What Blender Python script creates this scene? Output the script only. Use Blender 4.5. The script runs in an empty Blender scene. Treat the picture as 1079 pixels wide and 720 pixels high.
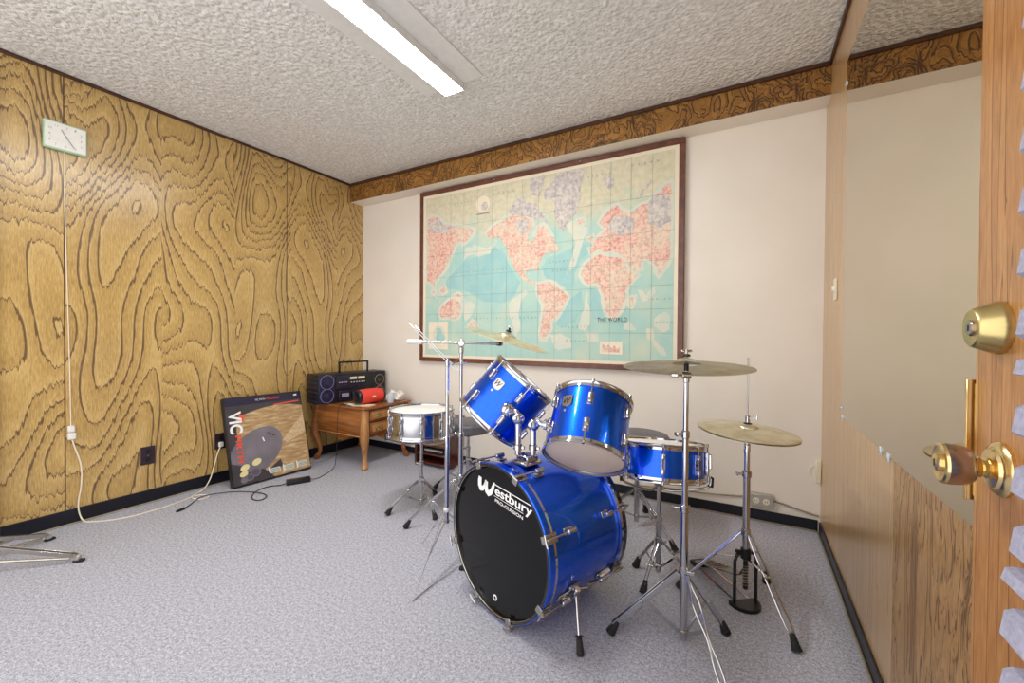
import bpy, bmesh, math, random
from mathutils import Vector, Matrix
PI = math.pi
random.seed(7)
SC = bpy.context.scene
COL = SC.collection
V = Vector

# ------------------------------------------------------------------ room numbers
LX, BY, CZ, RX = -3.146, 2.714, 2.388, 0.342
SY, SZ = 2.565, 2.228
YN = -0.30            # the room runs on a little past the camera
CAM = V((0, 0, 1.02))

# ------------------------------------------------------------------ materials
def srgb(r, g, b):
    f = lambda c: (c/255/12.92) if c/255 <= .04045 else ((c/255+.055)/1.055)**2.4
    return (f(r), f(g), f(b), 1)

class Nodes:
    def __init__(s, name):
        s.m = bpy.data.materials.new(name); s.m.use_nodes = True
        s.t = s.m.node_tree; s.b = s.t.nodes['Principled BSDF']
    def n(s, typ, **kw):
        o = s.t.nodes.new(typ)
        for k, v in kw.items():
            if k.startswith('_'): setattr(o, k[1:], v)
            else: o.inputs[k.replace('__', ' ')].default_value = v
        return o
    def l(s, a, b): s.t.links.new(a, b)
    def math(s, op, a, b=None, c=None):
        o = s.t.nodes.new('ShaderNodeMath'); o.operation = op
        for i, v in enumerate((a, b, c)):
            if v is None: continue
            if isinstance(v, (int, float)): o.inputs[i].default_value = v
            else: s.l(v, o.inputs[i])
        return o.outputs[0]
    def ramp(s, fac, stops, interp='LINEAR'):
        o = s.t.nodes.new('ShaderNodeValToRGB'); cr = o.color_ramp; cr.interpolation = interp
        while len(cr.elements) < len(stops): cr.elements.new(.5)
        for e, (p, c) in zip(cr.elements, stops): e.position = p; e.color = c
        s.l(fac, o.inputs[0]); return o.outputs[0]
    def mix(s, fac, a, b, blend='MIX'):
        o = s.t.nodes.new('ShaderNodeMix'); o.data_type = 'RGBA'; o.blend_type = blend
        for i, v in ((0, fac), (6, a), (7, b)):
            if isinstance(v, (int, float, tuple)): o.inputs[i].default_value = v
            else: s.l(v, o.inputs[i])
        return o.outputs[2]
    def noise(s, vec, scale, detail=2, rough=.5, dist=0.):
        o = s.n('ShaderNodeTexNoise', Scale=scale, Detail=detail, Roughness=rough, Distortion=dist)
        if vec is not None: s.l(vec, o.inputs['Vector'])
        return o.outputs['Fac']
    def mixc(s, a, b, t): return tuple(x+(y-x)*t for x, y in zip(a, b))
    def coord(s): return s.n('ShaderNodeTexCoord').outputs['Object']
    def comb(s, x, y, z):
        o = s.t.nodes.new('ShaderNodeCombineXYZ')
        for i, v in enumerate((x, y, z)):
            if isinstance(v, (int, float)): o.inputs[i].default_value = v
            else: s.l(v, o.inputs[i])
        return o.outputs[0]
    def sep(s, v):
        o = s.t.nodes.new('ShaderNodeSeparateXYZ'); s.l(v, o.inputs[0]); return o.outputs
    def bump(s, h, strength, dist=.01):
        o = s.n('ShaderNodeBump', Strength=strength, Distance=dist); s.l(h, o.inputs['Height'])
        s.l(o.outputs[0], s.b.inputs['Normal'])
    def base(s, c):
        if isinstance(c, tuple): s.b.inputs['Base Color'].default_value = c
        else: s.l(c, s.b.inputs['Base Color'])
    def set(s, **kw):
        for k, v in kw.items(): s.b.inputs[k.replace('__', ' ')].default_value = v
        return s

def mat(name, col, rough=.5, metal=0., var=.0, coat=0., spec=.5, vscale=30):
    """principled material whose colour and gloss wander a little with a noise texture"""
    N = Nodes(name); N.set(Roughness=rough, Metallic=metal, Coat__Weight=coat)
    N.b.inputs['Specular IOR Level'].default_value = spec
    f = N.noise(N.coord(), vscale, 3)
    k = max(var, .04)
    dark = tuple(c*(1-k) for c in col[:3])+(1,); lite = tuple(min(1, c*(1+k)) for c in col[:3])+(1,)
    N.base(N.ramp(f, [(.3, dark), (.7, lite)]))
    r = N.math('MULTIPLY_ADD', f, .08, max(rough-.04, .02)); N.l(r, N.b.inputs['Roughness'])
    return N.m

def plywood(name, axis, colors, rings=14., sx=1., sz=.42, jag=.05, seams=None, rep=None, rough=.35, seed=0., lw=.0035, distort=.6, coat=.0, grain=.35, fine=3., finek=.3, show_seam=True, nscale=1.6, det=2.5):
    """rotary-cut plywood: thin dark jagged contour lines of even width on a stretched noise field, the veneer repeating every `rep` metres"""
    N = Nodes(name); N.set(Roughness=rough, Coat__Weight=coat, Coat__Roughness=.22)
    X, Y, Z = N.sep(N.coord())
    u = {'y': Y, 'x': X}[axis]
    off = 0.; uu = u
    if seams:
        k = N.math('FLOOR', N.math('DIVIDE', N.math('SUBTRACT', u, seams[0]), seams[1]))
        off = N.math('MULTIPLY', k, 13.7)
    if rep:
        k2 = N.math('FLOOR', N.math('DIVIDE', N.math('SUBTRACT', u, (seams or (0, 1))[0]), rep))
        uu = N.math('PINGPONG', N.math('SUBTRACT', u, (seams or (0, 1))[0]), rep)
        off = N.math('MULTIPLY', N.math('SINE', N.math('MULTIPLY', k2, 2.1)), .28)
    fib = N.noise(N.comb(N.math('MULTIPLY', u, 75.), 0., N.math('MULTIPLY', Z, 4.)), 1., 3, .65)
    fib2 = N.noise(N.comb(N.math('MULTIPLY', u, 210.), 3., N.math('MULTIPLY', Z, 22.)), 1., 3, .65)
    wig = N.noise(N.comb(N.math('MULTIPLY', u, 30.), 5., N.math('MULTIPLY', Z, 12.)), 1., 2, .6)
    z2 = N.math('ADD', Z, N.math('MULTIPLY', N.math('SUBTRACT', fib, .5), jag))
    z2 = N.math('ADD', z2, N.math('MULTIPLY', N.math('SUBTRACT', wig, .5), jag*.5))
    e = .004
    def field(du, dz):
        return N.noise(N.comb(N.math('ADD', N.math('MULTIPLY', N.math('ADD', uu, du), sx), off), seed, N.math('MULTIPLY', N.math('ADD', z2, dz), sz)), nscale, det, .5, distort)
    f0 = field(0, 0); gx = N.math('SUBTRACT', field(e, 0), f0); gz = N.math('SUBTRACT', field(0, e), f0)
    grad = N.math('MAXIMUM', N.math('DIVIDE', N.math('SQRT', N.math('ADD', N.math('MULTIPLY', gx, gx), N.math('MULTIPLY', gz, gz))), e), .02)
    def line(n, w):
        fr = N.math('FRACT', N.math('MULTIPLY', f0, n))
        d = N.math('MINIMUM', fr, N.math('SUBTRACT', 1., fr))
        dist = N.math('DIVIDE', N.math('DIVIDE', d, n), grad)
        wn = N.math('MULTIPLY', N.math('MAXIMUM', N.math('SUBTRACT', N.math('MULTIPLY', fib, 3.2), .6), .25), w)
        mr = N.n('ShaderNodeMapRange'); N.l(dist, mr.inputs[0]); N.l(N.math('MULTIPLY', wn, .55), mr.inputs[1]); N.l(wn, mr.inputs[2]); mr.inputs[3].default_value = 1.; mr.inputs[4].default_value = 0.
        return mr.outputs[0], fr
    hi, mid, lo, dk = colors
    l1, fr = line(rings, lw); l2, _ = line(rings*fine, lw*.6)
    c = N.ramp(fr, [(0., hi), (.45, mid), (1., N.mixc(mid, lo, .55))])
    big = N.noise(N.comb(N.math('MULTIPLY', u, 2.2), 1., N.math('MULTIPLY', Z, 1.3)), 1.6, 4, .6)
    c = N.mix(N.math('MULTIPLY', N.math('SUBTRACT', big, .32), 1.1), c, lo)
    c = N.mix(grain, c, N.ramp(fib2, [(.32, lo), (.66, hi)]))
    c = N.mix(N.math('MULTIPLY', l2, finek), c, dk)
    c = N.mix(N.math('MULTIPLY', l1, .82), c, dk)
    if seams and show_seam:
        d = N.math('ABSOLUTE', N.math('SUBTRACT', N.math('FRACT', N.math('DIVIDE', N.math('SUBTRACT', u, seams[0]), seams[1])), .5))
        c = N.mix(N.math('GREATER_THAN', d, .5-.003/seams[1]), c, dk)
    N.base(c)
    N.l(N.math('MULTIPLY_ADD', l1, .12, rough-.02), N.b.inputs['Roughness'])
    return N.m

M = {}
M['left_wood'] = plywood('golden_plywood', 'y', (srgb(226,194,128), srgb(200,163,94), srgb(150,114,58), srgb(84,54,34)), rings=31, sx=1.0, sz=.40, seams=(.753,1.22), rep=.42, rough=.33, coat=.5, lw=.0054, jag=.12, fine=3., finek=.12, nscale=1.8, distort=.12, det=1.2, grain=.5)
M['soffit_wood'] = plywood('dark_figured_plywood', 'x', (srgb(190,140,68), srgb(162,110,44), srgb(116,74,28), srgb(50,26,10)), rings=16, sx=1.6, sz=1.5, jag=.045, seams=(-3.3,.305), show_seam=False, lw=.0046, rough=.4, grain=.3, fine=2., finek=.4, nscale=3.2)
M['stile_wood'] = plywood('pale_panel_wood', 'y', (srgb(212,178,130), srgb(200,162,112), srgb(180,140,92), srgb(142,104,66)), rings=8, sx=4, sz=.25, jag=.05, rough=.3, lw=.0016, coat=.4, grain=.45, finek=.2)
M['panel_wood'] = plywood('brown_grain_panel', 'y', (srgb(192,152,100), srgb(168,128,80), srgb(136,98,56), srgb(92,62,36)), rings=24, sx=2.4, sz=.62, jag=.16, rough=.36, lw=.0030, seed=4., coat=.2, grain=.65, fine=2., finek=.35, nscale=2.2)
M['door_wood'] = plywood('door_veneer', 'y', (srgb(200,146,86), srgb(178,122,66), srgb(148,94,46), srgb(118,72,34)), rings=7, sx=6, sz=.2, jag=.05, rough=.32, lw=.0013, coat=.3, grain=.6, finek=.3)
M['dark_trim'] = mat('dark_stained_trim', srgb(74,42,24), .4, var=.25, vscale=14)
M['map_frame'] = mat('mahogany_frame', srgb(104,58,42), .35, var=.3, vscale=22, coat=.2)

def wall_paint():
    N = Nodes('cream_wall_paint'); N.set(Roughness=.55)
    f = N.noise(N.coord(), 3., 3); N.base(N.ramp(f, [(.3, srgb(232,224,212)), (.7, srgb(238,230,220))]))
    N.bump(N.noise(N.coord(), 180., 2), .08, .002); return N.m
M['wall'] = wall_paint()

def ceiling_mat():
    N = Nodes('popcorn_ceiling'); N.set(Roughness=.55)
    c = N.coord()
    vo = N.n('ShaderNodeTexVoronoi', Scale=48.); N.l(c, vo.inputs['Vector'])
    f = N.noise(c, 38., 4, .65)
    h = N.math('ADD', N.math('MULTIPLY', N.math('SUBTRACT', 1., vo.outputs['Distance']), .6), f)
    N.base(N.ramp(f, [(.3, srgb(222,221,219)), (.5, srgb(232,231,229)), (.64, srgb(250,249,248))]))
    N.bump(h, .85, .02); return N.m
M['ceiling'] = ceiling_mat()

def carpet_mat():
    N = Nodes('grey_blue_carpet'); N.set(Roughness=.95); N.b.inputs['Specular IOR Level'].default_value = .15
    c = N.coord()
    a = N.noise(c, 240., 3, .75); b = N.noise(c, 90., 3, .7); d = N.noise(c, 2.2, 3)
    k = N.math('ADD', N.math('MULTIPLY', a, .62), N.math('MULTIPLY', b, .38))
    col = N.ramp(k, [(.36, srgb(104,105,116)), (.5, srgb(172,173,184)), (.64, srgb(228,228,238))])
    col = N.mix(N.math('MULTIPLY', d, .25), col, srgb(172,174,186))
    N.base(col); N.bump(k, .6, .006); return N.m
M['carpet'] = carpet_mat()
M['vinyl_base'] = mat('black_vinyl_baseboard', srgb(13,14,28), .38, var=.3, vscale=6)

def blue_wrap(name):
    N = Nodes(name); N.set(Roughness=.3, Metallic=.92, Coat__Weight=.6, Coat__Roughness=.04)
    f = N.noise(N.coord(), 420., 2); g = N.noise(N.coord(), 5., 2)
    c = N.ramp(f, [(.3, srgb(0,66,232)), (.7, srgb(0,116,255))])
    N.base(N.mix(N.math('MULTIPLY', g, .2), c, srgb(0,86,240))); return N.m
M['blue'] = blue_wrap('metallic_blue_wrap')
M['chrome'] = mat('chrome', (.54,.54,.56,1), .1, 1., vscale=8)
M['worn_chrome'] = mat('worn_chrome', (.50,.48,.44,1), .2, 1., var=.12, vscale=40)
M['rubber'] = mat('black_rubber', srgb(26,26,26), .7, var=.2)
M['black_plastic'] = mat('black_plastic', srgb(22,22,26), .4, var=.2)
M['black_metal'] = mat('black_painted_metal', srgb(24,22,22), .35, .3, var=.2)
M['white_head'] = mat('coated_white_head', srgb(240,238,234), .5, var=.03, vscale=9)
def film(name, col, tr):
    N = Nodes(name); N.set(Roughness=.35); c = N.coord(); N.base(N.ramp(N.noise(c, 7., 4), [(.3, tuple(x*.94 for x in col[:3])+(1,)), (.7, col)]))
    t = N.n('ShaderNodeBsdfTranslucent', Color=col); mx = N.n('ShaderNodeMixShader', Fac=tr)
    out = [o for o in N.t.nodes if o.type == 'OUTPUT_MATERIAL'][0]
    N.l(N.b.outputs[0], mx.inputs[1]); N.l(t.outputs[0], mx.inputs[2]); N.l(mx.outputs[0], out.inputs['Surface']); return N.m
M['clear_head'] = film('hazy_clear_head', srgb(236,226,224), .55)
M['tom_head'] = film('thin_white_head', srgb(246,244,240), .5)
def black_head():
    N = Nodes('glossy_black_head'); N.set(Roughness=.16); N.b.inputs['Specular IOR Level'].default_value = .3
    c = N.coord(); x, y, z = N.sep(c)
    f = N.noise(N.comb(N.math('MULTIPLY', x, 9.), N.math('MULTIPLY', y, 9.), N.math('MULTIPLY', z, 70.)), 1., 4, .7)
    g = N.noise(c, 9., 4)
    s = N.math('MULTIPLY', f, g)
    N.base(N.ramp(s, [(.3, srgb(9,9,11)), (.42, srgb(16,15,17)), (.5, srgb(96,92,90))])); return N.m
M['black_head'] = black_head()
M['white_print'] = mat('white_print', srgb(240,240,240), .5)
M['black_gloss'] = mat('black_hoop_lacquer', srgb(22,22,28), .18, coat=.6, var=.1)
def cymbal_mat(name, a, b):
    N = Nodes(name); N.set(Roughness=.32, Metallic=.9)
    c = N.coord(); f = N.noise(c, 11., 4, .65)
    N.base(N.ramp(f, [(.32, a), (.62, b)]))
    r = N.n('ShaderNodeTexNoise', Scale=260., Detail=1.); N.l(c, r.inputs['Vector']); N.bump(r.outputs['Fac'], .12, .001)
    return N.m
M['cymbal'] = cymbal_mat('dull_bronze_cymbal', srgb(188,178,140), srgb(226,220,196))
M['cymbal_pale'] = cymbal_mat('pale_bronze_cymbal', srgb(206,196,150), srgb(240,232,200))
M['inner_ply'] = mat('birch_ply_inside', srgb(236,222,196), .6)
M['brass'] = mat('polished_brass', srgb(232,206,148), .2, 1., var=.08)
M['aged_brass'] = mat('aged_brass', srgb(206,186,128), .28, 1., var=.14, vscale=18)
M['nickel'] = mat('satin_nickel', srgb(176,164,160), .22, 1., var=.1, vscale=20)
M['foam'] = mat('lavender_grey_foam', srgb(164,164,184), .9, var=.14, vscale=160, spec=.1)
def mirror_mat():
    N = Nodes('tinted_mirror'); N.set(Metallic=1., Roughness=.015)
    f = N.noise(N.coord(), 2., 2); N.base(N.ramp(f, [(.3, (.61,.555,.43,1)), (.7, (.63,.575,.45,1))])); return N.m
M['mirror'] = mirror_mat()
M['lamp_white'] = mat('white_enamel', srgb(226,226,224), .4)
LAMP = 50.
def diffuser():
    N = Nodes('lit_acrylic_diffuser'); N.base(srgb(245,245,242)); N.set(Roughness=.4)
    X, Y, Z = N.sep(N.coord())
    f = N.noise(N.coord(), 60., 1)
    N.b.inputs['Emission Color'].default_value = (1, .985, .96, 1)
    N.l(N.math('MULTIPLY_ADD', f, .4, LAMP), N.b.inputs['Emission Strength']); return N.m

M['diffuser'] = diffuser()
M['outlet_dark'] = mat('dark_brown_plate', srgb(52,34,44), .4, var=.2)
M['outlet_grey'] = mat('grey_metal_plate', srgb(176,174,166), .4, .3, var=.1)
M['ivory'] = mat('ivory_plastic', srgb(232,224,200), .45)
M['white_plastic'] = mat('white_plastic', srgb(236,234,228), .45)
M['clock_ink'] = mat('pale_clock_ink', srgb(150,156,156), .6)
M['mint'] = mat('mint_green_plastic', srgb(176,210,180), .4, var=.08)
M['white_cord'] = mat('cream_cord', srgb(236,226,204), .5)
M['black_cord'] = mat('black_cord', srgb(28,28,30), .5)
M['grey_cord'] = mat('grey_cord', srgb(150,140,120), .5)
def wood_simple(name, a, b, rough=.32, coat=.3, stretch=(3, 3, 40)):
    N = Nodes(name); N.set(Roughness=rough, Coat__Weight=coat, Coat__Roughness=.2)
    X, Y, Z = N.sep(N.coord())
    v = N.comb(N.math('MULTIPLY', X, stretch[0]), N.math('MULTIPLY', Y, stretch[1]), N.math('MULTIPLY', Z, stretch[2]))
    N.base(N.ramp(N.noise(v, 1., 5, .6, .6), [(.3, a), (.7, b)])); return N.m
M['table_wood'] = wood_simple('warm_brown_table_wood', srgb(110,62,28), srgb(176,112,58))
M['table_edge'] = wood_simple('light_brown_table_wood', srgb(148,96,52), srgb(200,148,92), stretch=(40, 40, 3))
M['red_wood'] = wood_simple('dark_red_wood', srgb(48,18,10), srgb(98,42,24), stretch=(50, 50, 4))
M['speckle_cloth'] = mat('speckled_brown_cloth', srgb(112,92,64), .9, var=.6, vscale=120)
M['navy_plastic'] = mat('dark_navy_plastic', srgb(34,32,58), .35, var=.2)
M['cone'] = mat('speaker_cone', srgb(44,42,74), .45, var=.25)
M['cone_brown'] = mat('brown_speaker_cone', srgb(80,66,58), .5, var=.25)
M['ring_blue'] = mat('violet_grey_ring', srgb(104,100,150), .3)
M['ring_brown'] = mat('grey_brown_ring', srgb(150,132,118), .3)
M['silver_print'] = mat('silver_trim', srgb(190,190,200), .35, .4)
M['red_fabric'] = mat('red_speaker_mesh', srgb(232,68,58), .65, var=.14, vscale=240)
M['paper'] = mat('cream_paper', srgb(228,212,180), .7, var=.06)
M['tissue'] = mat('white_crumpled_tissue', srgb(240,236,232), .7, var=.05)
M['clear_plastic'] = mat('cloudy_plastic', srgb(200,214,222), .15, 0., coat=.5)
M['seat_grey'] = mat('grey_vinyl_seat', srgb(96,94,100), .45, var=.15)
M['carton_edge'] = mat('black_carton', srgb(24,22,28), .45)
M['art_dark'] = mat('charcoal_print', srgb(66,60,66), .35, var=.15, vscale=8)
M['art_band'] = mat('navy_print_band', srgb(40,34,60), .35)
M['art_pad'] = mat('grey_print', srgb(122,115,124), .35, var=.16, vscale=9)
M['art_pad_dark'] = mat('dark_grey_print', srgb(92,84,100), .35, var=.16, vscale=9)
M['art_pad_mid'] = mat('mid_grey_print', srgb(112,103,120), .35, var=.16, vscale=9)
M['orange_print'] = mat('orange_print', srgb(236,84,56), .4)
M['art_sheen'] = mat('pale_gold_print', srgb(206,180,142), .35, var=.2, vscale=60)
M['gold_dot'] = mat('pale_gold_print', srgb(226,214,160), .4)
def art_gold():
    N = Nodes('gold_cymbal_print'); N.set(Roughness=.3)
    c = N.coord(); X, Y, Z = N.sep(c)
    f = N.noise(N.comb(N.math('MULTIPLY', Y, 10.), 0., N.math('MULTIPLY', Z, 60.)), 1., 4, .65)
    g = N.noise(c, 4., 2)
    col = N.ramp(f, [(.3, srgb(128,92,56)), (.52, srgb(178,142,96)), (.7, srgb(222,200,164))])
    N.base(N.mix(N.math('MULTIPLY', g, .4), col, srgb(204,178,136))); return N.m
M['art_gold'] = art_gold()
def print_mat(name, stops, scale, detail=5, rough=.62):
    N = Nodes(name); N.set(Roughness=rough); N.b.inputs['Specular IOR Level'].default_value = .2
    f = N.noise(N.coord(), scale, detail, .65); N.base(N.ramp(f, stops)); return N.m
M['map_paper'] = print_mat('map_margin_paper', [(.3, srgb(232,220,196)), (.7, srgb(240,228,206))], 5)
def sea_print():
    N = Nodes('map_sea_print'); N.set(Roughness=.62); N.b.inputs['Specular IOR Level'].default_value = .2
    c = N.coord(); X, Y, Z = N.sep(c)
    f = N.noise(c, 4., 4, .6); g = N.noise(c, 30., 3)
    sea = N.ramp(f, [(.3, srgb(162,204,198)), (.5, srgb(178,209,198)), (.7, srgb(200,212,192))])
    ice = N.ramp(g, [(.3, srgb(206,200,172)), (.7, srgb(222,214,188))])
    t = N.math('ADD', Z, N.math('MULTIPLY', N.math('SUBTRACT', N.noise(c, 5., 5, .6), .5), .5))
    mr = N.n('ShaderNodeMapRange'); N.l(t, mr.inputs[0]); mr.inputs[1].default_value = .93; mr.inputs[2].default_value = 1.12
    N.base(N.mix(mr.outputs[0], sea, ice)); return N.m
M['map_sea'] = sea_print()
M['map_deep'] = print_mat('map_deep_sea_print', [(.3, srgb(150,196,198)), (.7, srgb(170,206,200))], 7)
M['map_shelf'] = print_mat('map_shelf_print', [(.3, srgb(196,214,204)), (.6, srgb(218,216,198))], 14)
def land_print():
    N = Nodes('map_land_print'); N.set(Roughness=.62); N.b.inputs['Specular IOR Level'].default_value = .2
    c = N.coord(); f = N.noise(c, 55., 6, .7); g = N.noise(c, 6., 4, .6)
    relief = N.ramp(f, [(.32, srgb(190,120,116)), (.44, srgb(220,164,152)), (.56, srgb(234,196,178)), (.7, srgb(238,212,190))])
    low = N.ramp(f, [(.32, srgb(196,176,166)), (.5, srgb(226,204,182)), (.7, srgb(232,218,196))])
    mr = N.n('ShaderNodeMapRange'); N.l(g, mr.inputs[0]); mr.inputs[1].default_value = .42; mr.inputs[2].default_value = .62
    N.base(N.mix(mr.outputs[0], relief, low)); return N.m
M['map_land'] = land_print()
M['map_ice'] = print_mat('map_lilac_print', [(.3, srgb(156,150,156)), (.48, srgb(198,190,188)), (.62, srgb(222,212,198))], 48, 8)
M['map_ink'] = mat('map_ink', srgb(88,84,82), .6)
M['map_faint'] = mat('map_faint_ink', srgb(128,146,140), .6)

# ------------------------------------------------------------------ mesh builder
def frame(o, z, xh=(1, 0, 0)):
    z = V(z).normalized(); x = V(xh); x = x - z*x.dot(z)
    if x.length < 1e-5: x = V((0, 1, 0)) - z*z.y
    x.normalize(); y = z.cross(x)
    m = Matrix((x, y, z)).transposed().to_4x4(); m.translation = V(o); return m

class MB:
    def __init__(s): s.v = []; s.f = []; s.mi = []; s.sm = []; s.mats = []
    def slot(s, m):
        if m not in s.mats: s.mats.append(m)
        return s.mats.index(m)
    def add(s, vs, fs, m, smooth=True):
        b = len(s.v); k = s.slot(m); s.v += [V(p) for p in vs]
        for f in fs: s.f.append([b+i for i in f]); s.mi.append(k); s.sm.append(smooth)
        return s
    def lathe(s, prof, T, m, seg=32, a0=0., a1=2*PI, close=False):
        full = abs(a1-a0-2*PI) < 1e-6; n = seg if full else seg+1
        vs = []; fs = []; idx = []
        for (r, h) in prof:
            if r < 1e-7: idx.append([len(vs)]*n); vs.append(T @ V((0, 0, h)))
            else:
                row = []
                for i in range(n):
                    a = a0+(a1-a0)*i/seg; row.append(len(vs)); vs.append(T @ V((r*math.cos(a), r*math.sin(a), h)))
                idx.append(row)
        P = list(zip(idx, idx[1:]))
        if close: P.append((idx[-1], idx[0]))
        for A, B in P:
            for i in range(seg):
                j = (i+1) % n
                q = [A[i], A[j], B[j], B[i]]; q2 = []
                for k in q:
                    if k not in q2: q2.append(k)
                if len(q2) > 2: fs.append(q2)
        return s.add(vs, fs, m)
    def cyl(s, p0, p1, r0, m, r1=None, seg=16, bev=0.):
        p0, p1 = V(p0), V(p1); L = (p1-p0).length; r1 = r0 if r1 is None else r1
        b = min(bev, L*.4, r0*.6, r1*.6)
        pr = [(0, 0), (r0-b, 0)] + ([(r0, b)] if b else []) + ([(r1, L-b)] if b else []) + [(r1-b, L), (0, L)]
        return s.lathe(pr, frame(p0, p1-p0), m, seg)
    def ball(s, c, r, m, seg=16, sq=1.):
        pr = [(r*math.sin(PI*i/8), -r*sq*math.cos(PI*i/8)) for i in range(9)]; pr[0] = (0, pr[0][1]); pr[-1] = (0, pr[-1][1])
        return s.lathe(pr, frame(c, (0, 0, 1)), m, seg)
    def tube(s, pts, r, m, seg=8, closed=False, smooth_path=0):
        pts = [V(p) for p in pts]
        for _ in range(smooth_path):
            q = [pts[0]]
            for a, b in zip(pts, pts[1:]): q += [a.lerp(b, .25), a.lerp(b, .75)]
            pts = q+[pts[-1]]
        n = len(pts); vs = []; fs = []; px = None
        for i, p in enumerate(pts):
            a = pts[(i-1) % n] if (closed or i) else p; b = pts[(i+1) % n] if (closed or i < n-1) else p
            d = (b-a).normalized()
            x = (px - d*px.dot(d)) if px is not None else d.orthogonal()
            if x.length < 1e-6: x = d.orthogonal()
            x.normalize(); px = x; y = d.cross(x)
            rr = r(i/(n-1)) if callable(r) else r
            vs += [p + x*rr*math.cos(2*PI*k/seg) + y*rr*math.sin(2*PI*k/seg) for k in range(seg)]
        for i in range(n if closed else n-1):
            j = (i+1) % n
            for k in range(seg): l = (k+1) % seg; fs.append([i*seg+k, i*seg+l, j*seg+l, j*seg+k])
        if not closed: fs += [list(range(seg))[::-1], [(n-1)*seg+k for k in range(seg)]]
        return s.add(vs, fs, m)
    def box(s, c, d, m, T=None, bev=.0, seg=1):
        bm = bmesh.new(); bmesh.ops.create_cube(bm, size=1)
        for v in bm.verts: v.co = V((v.co.x*d[0], v.co.y*d[1], v.co.z*d[2]))
        if bev: bmesh.ops.bevel(bm, geom=bm.edges[:], offset=min(bev, min(d)*.45), segments=seg, affect='EDGES', profile=.5)
        T = T or Matrix(); c = V(c)
        vs = [T @ (v.co + c) for v in bm.verts]; fs = [[v.index for v in f.verts] for f in bm.faces]; bm.free()
        return s.add(vs, fs, m)
    def bar(s, p0, p1, w, t, m, up=(0, 0, 1), bev=.0008):
        """flat bar from p0 to p1; w across, t along `up`"""
        p0, p1 = V(p0), V(p1); T = frame((p0+p1)/2, p1-p0, up)
        return s.box((0, 0, 0), (t, w, (p1-p0).length), m, T, bev)
    def prism(s, poly, h, T, m, smooth=False):
        n = len(poly)
        vs = [T @ V((x, y, 0)) for x, y in poly] + [T @ V((x, y, h)) for x, y in poly]
        fs = [list(range(n))[::-1], list(range(n, 2*n))] + [[i, (i+1) % n, n+(i+1) % n, n+i] for i in range(n)]
        return s.add(vs, fs, m, smooth)
    def flat(s, poly, T, m):
        a = sum(x0*y1-x1*y0 for (x0, y0), (x1, y1) in zip(poly, poly[1:]+poly[:1]))
        if a < 0: poly = poly[::-1]
        from mathutils.geometry import tessellate_polygon
        P = [V((x, y, 0)) for x, y in poly]
        tr = tessellate_polygon([P]); fs = []
        for t in tr:
            q = list(t); A, B, C_ = (P[i] for i in q)
            if (B-A).cross(C_-A).z < 0: q.reverse()
            fs.append(q)
        return s.add([T @ p for p in P], fs, m, False)
    def text(s, body, T, w, h, m, depth=.0006, shear=0., spacing=1., bold=0.):
        cu = bpy.data.curves.new('t', 'FONT'); cu.body = body; cu.size = 1; cu.shear = shear; cu.space_character = spacing; cu.offset = bold
        o = bpy.data.objects.new('t', cu); COL.objects.link(o)
        dg = bpy.context.evaluated_depsgraph_get(); me = bpy.data.meshes.new_from_object(o.evaluated_get(dg))
        vs = [v.co.copy() for v in me.vertices]; fs = [list(p.vertices) for p in me.polygons]
        bpy.data.objects.remove(o); bpy.data.curves.remove(cu); bpy.data.meshes.remove(me)
        x0 = min(v.x for v in vs); x1 = max(v.x for v in vs); y0 = min(v.y for v in vs); y1 = max(v.y for v in vs)
        vs = [T @ V(((v.x-x0)/(x1-x0)*w, (v.y-y0)/(y1-y0)*h, depth)) for v in vs]
        return s.add(vs, fs, m, False)
    def build(s, name, parent=None, **kw):
        root = parent
        while root is not None and root.parent: root = root.parent
        off = root.location if root else V((0, 0, 0))
        loc = None
        if parent is None and 'loc' in kw: loc = V(kw.pop('loc')); off = loc
        me = bpy.data.meshes.new(name); me.from_pydata([p-off for p in s.v], [], s.f)
        for m in s.mats: me.materials.append(m)
        me.polygons.foreach_set('material_index', s.mi); me.polygons.foreach_set('use_smooth', s.sm)
        me.update(); bm = bmesh.new(); bm.from_mesh(me)
        for e in bm.edges:
            if len(e.link_faces) == 2 and e.calc_face_angle(0) > math.radians(38): e.smooth = False
        bm.to_mesh(me); bm.free()
        o = bpy.data.objects.new(name, me); COL.objects.link(o)
        if parent is not None: o.parent = parent
        elif loc is not None: o.location = loc
        for k, v in kw.items(): o[k] = v
        return o

def thing(name, loc, label, category, group=None):
    o = bpy.data.objects.new(name, None); o.empty_display_size = .05; COL.objects.link(o); o.location = loc
    o['label'] = label; o['category'] = category
    if group: o['group'] = group
    return o
def struct(name, mb): return mb.build(name, kind='structure')

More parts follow.
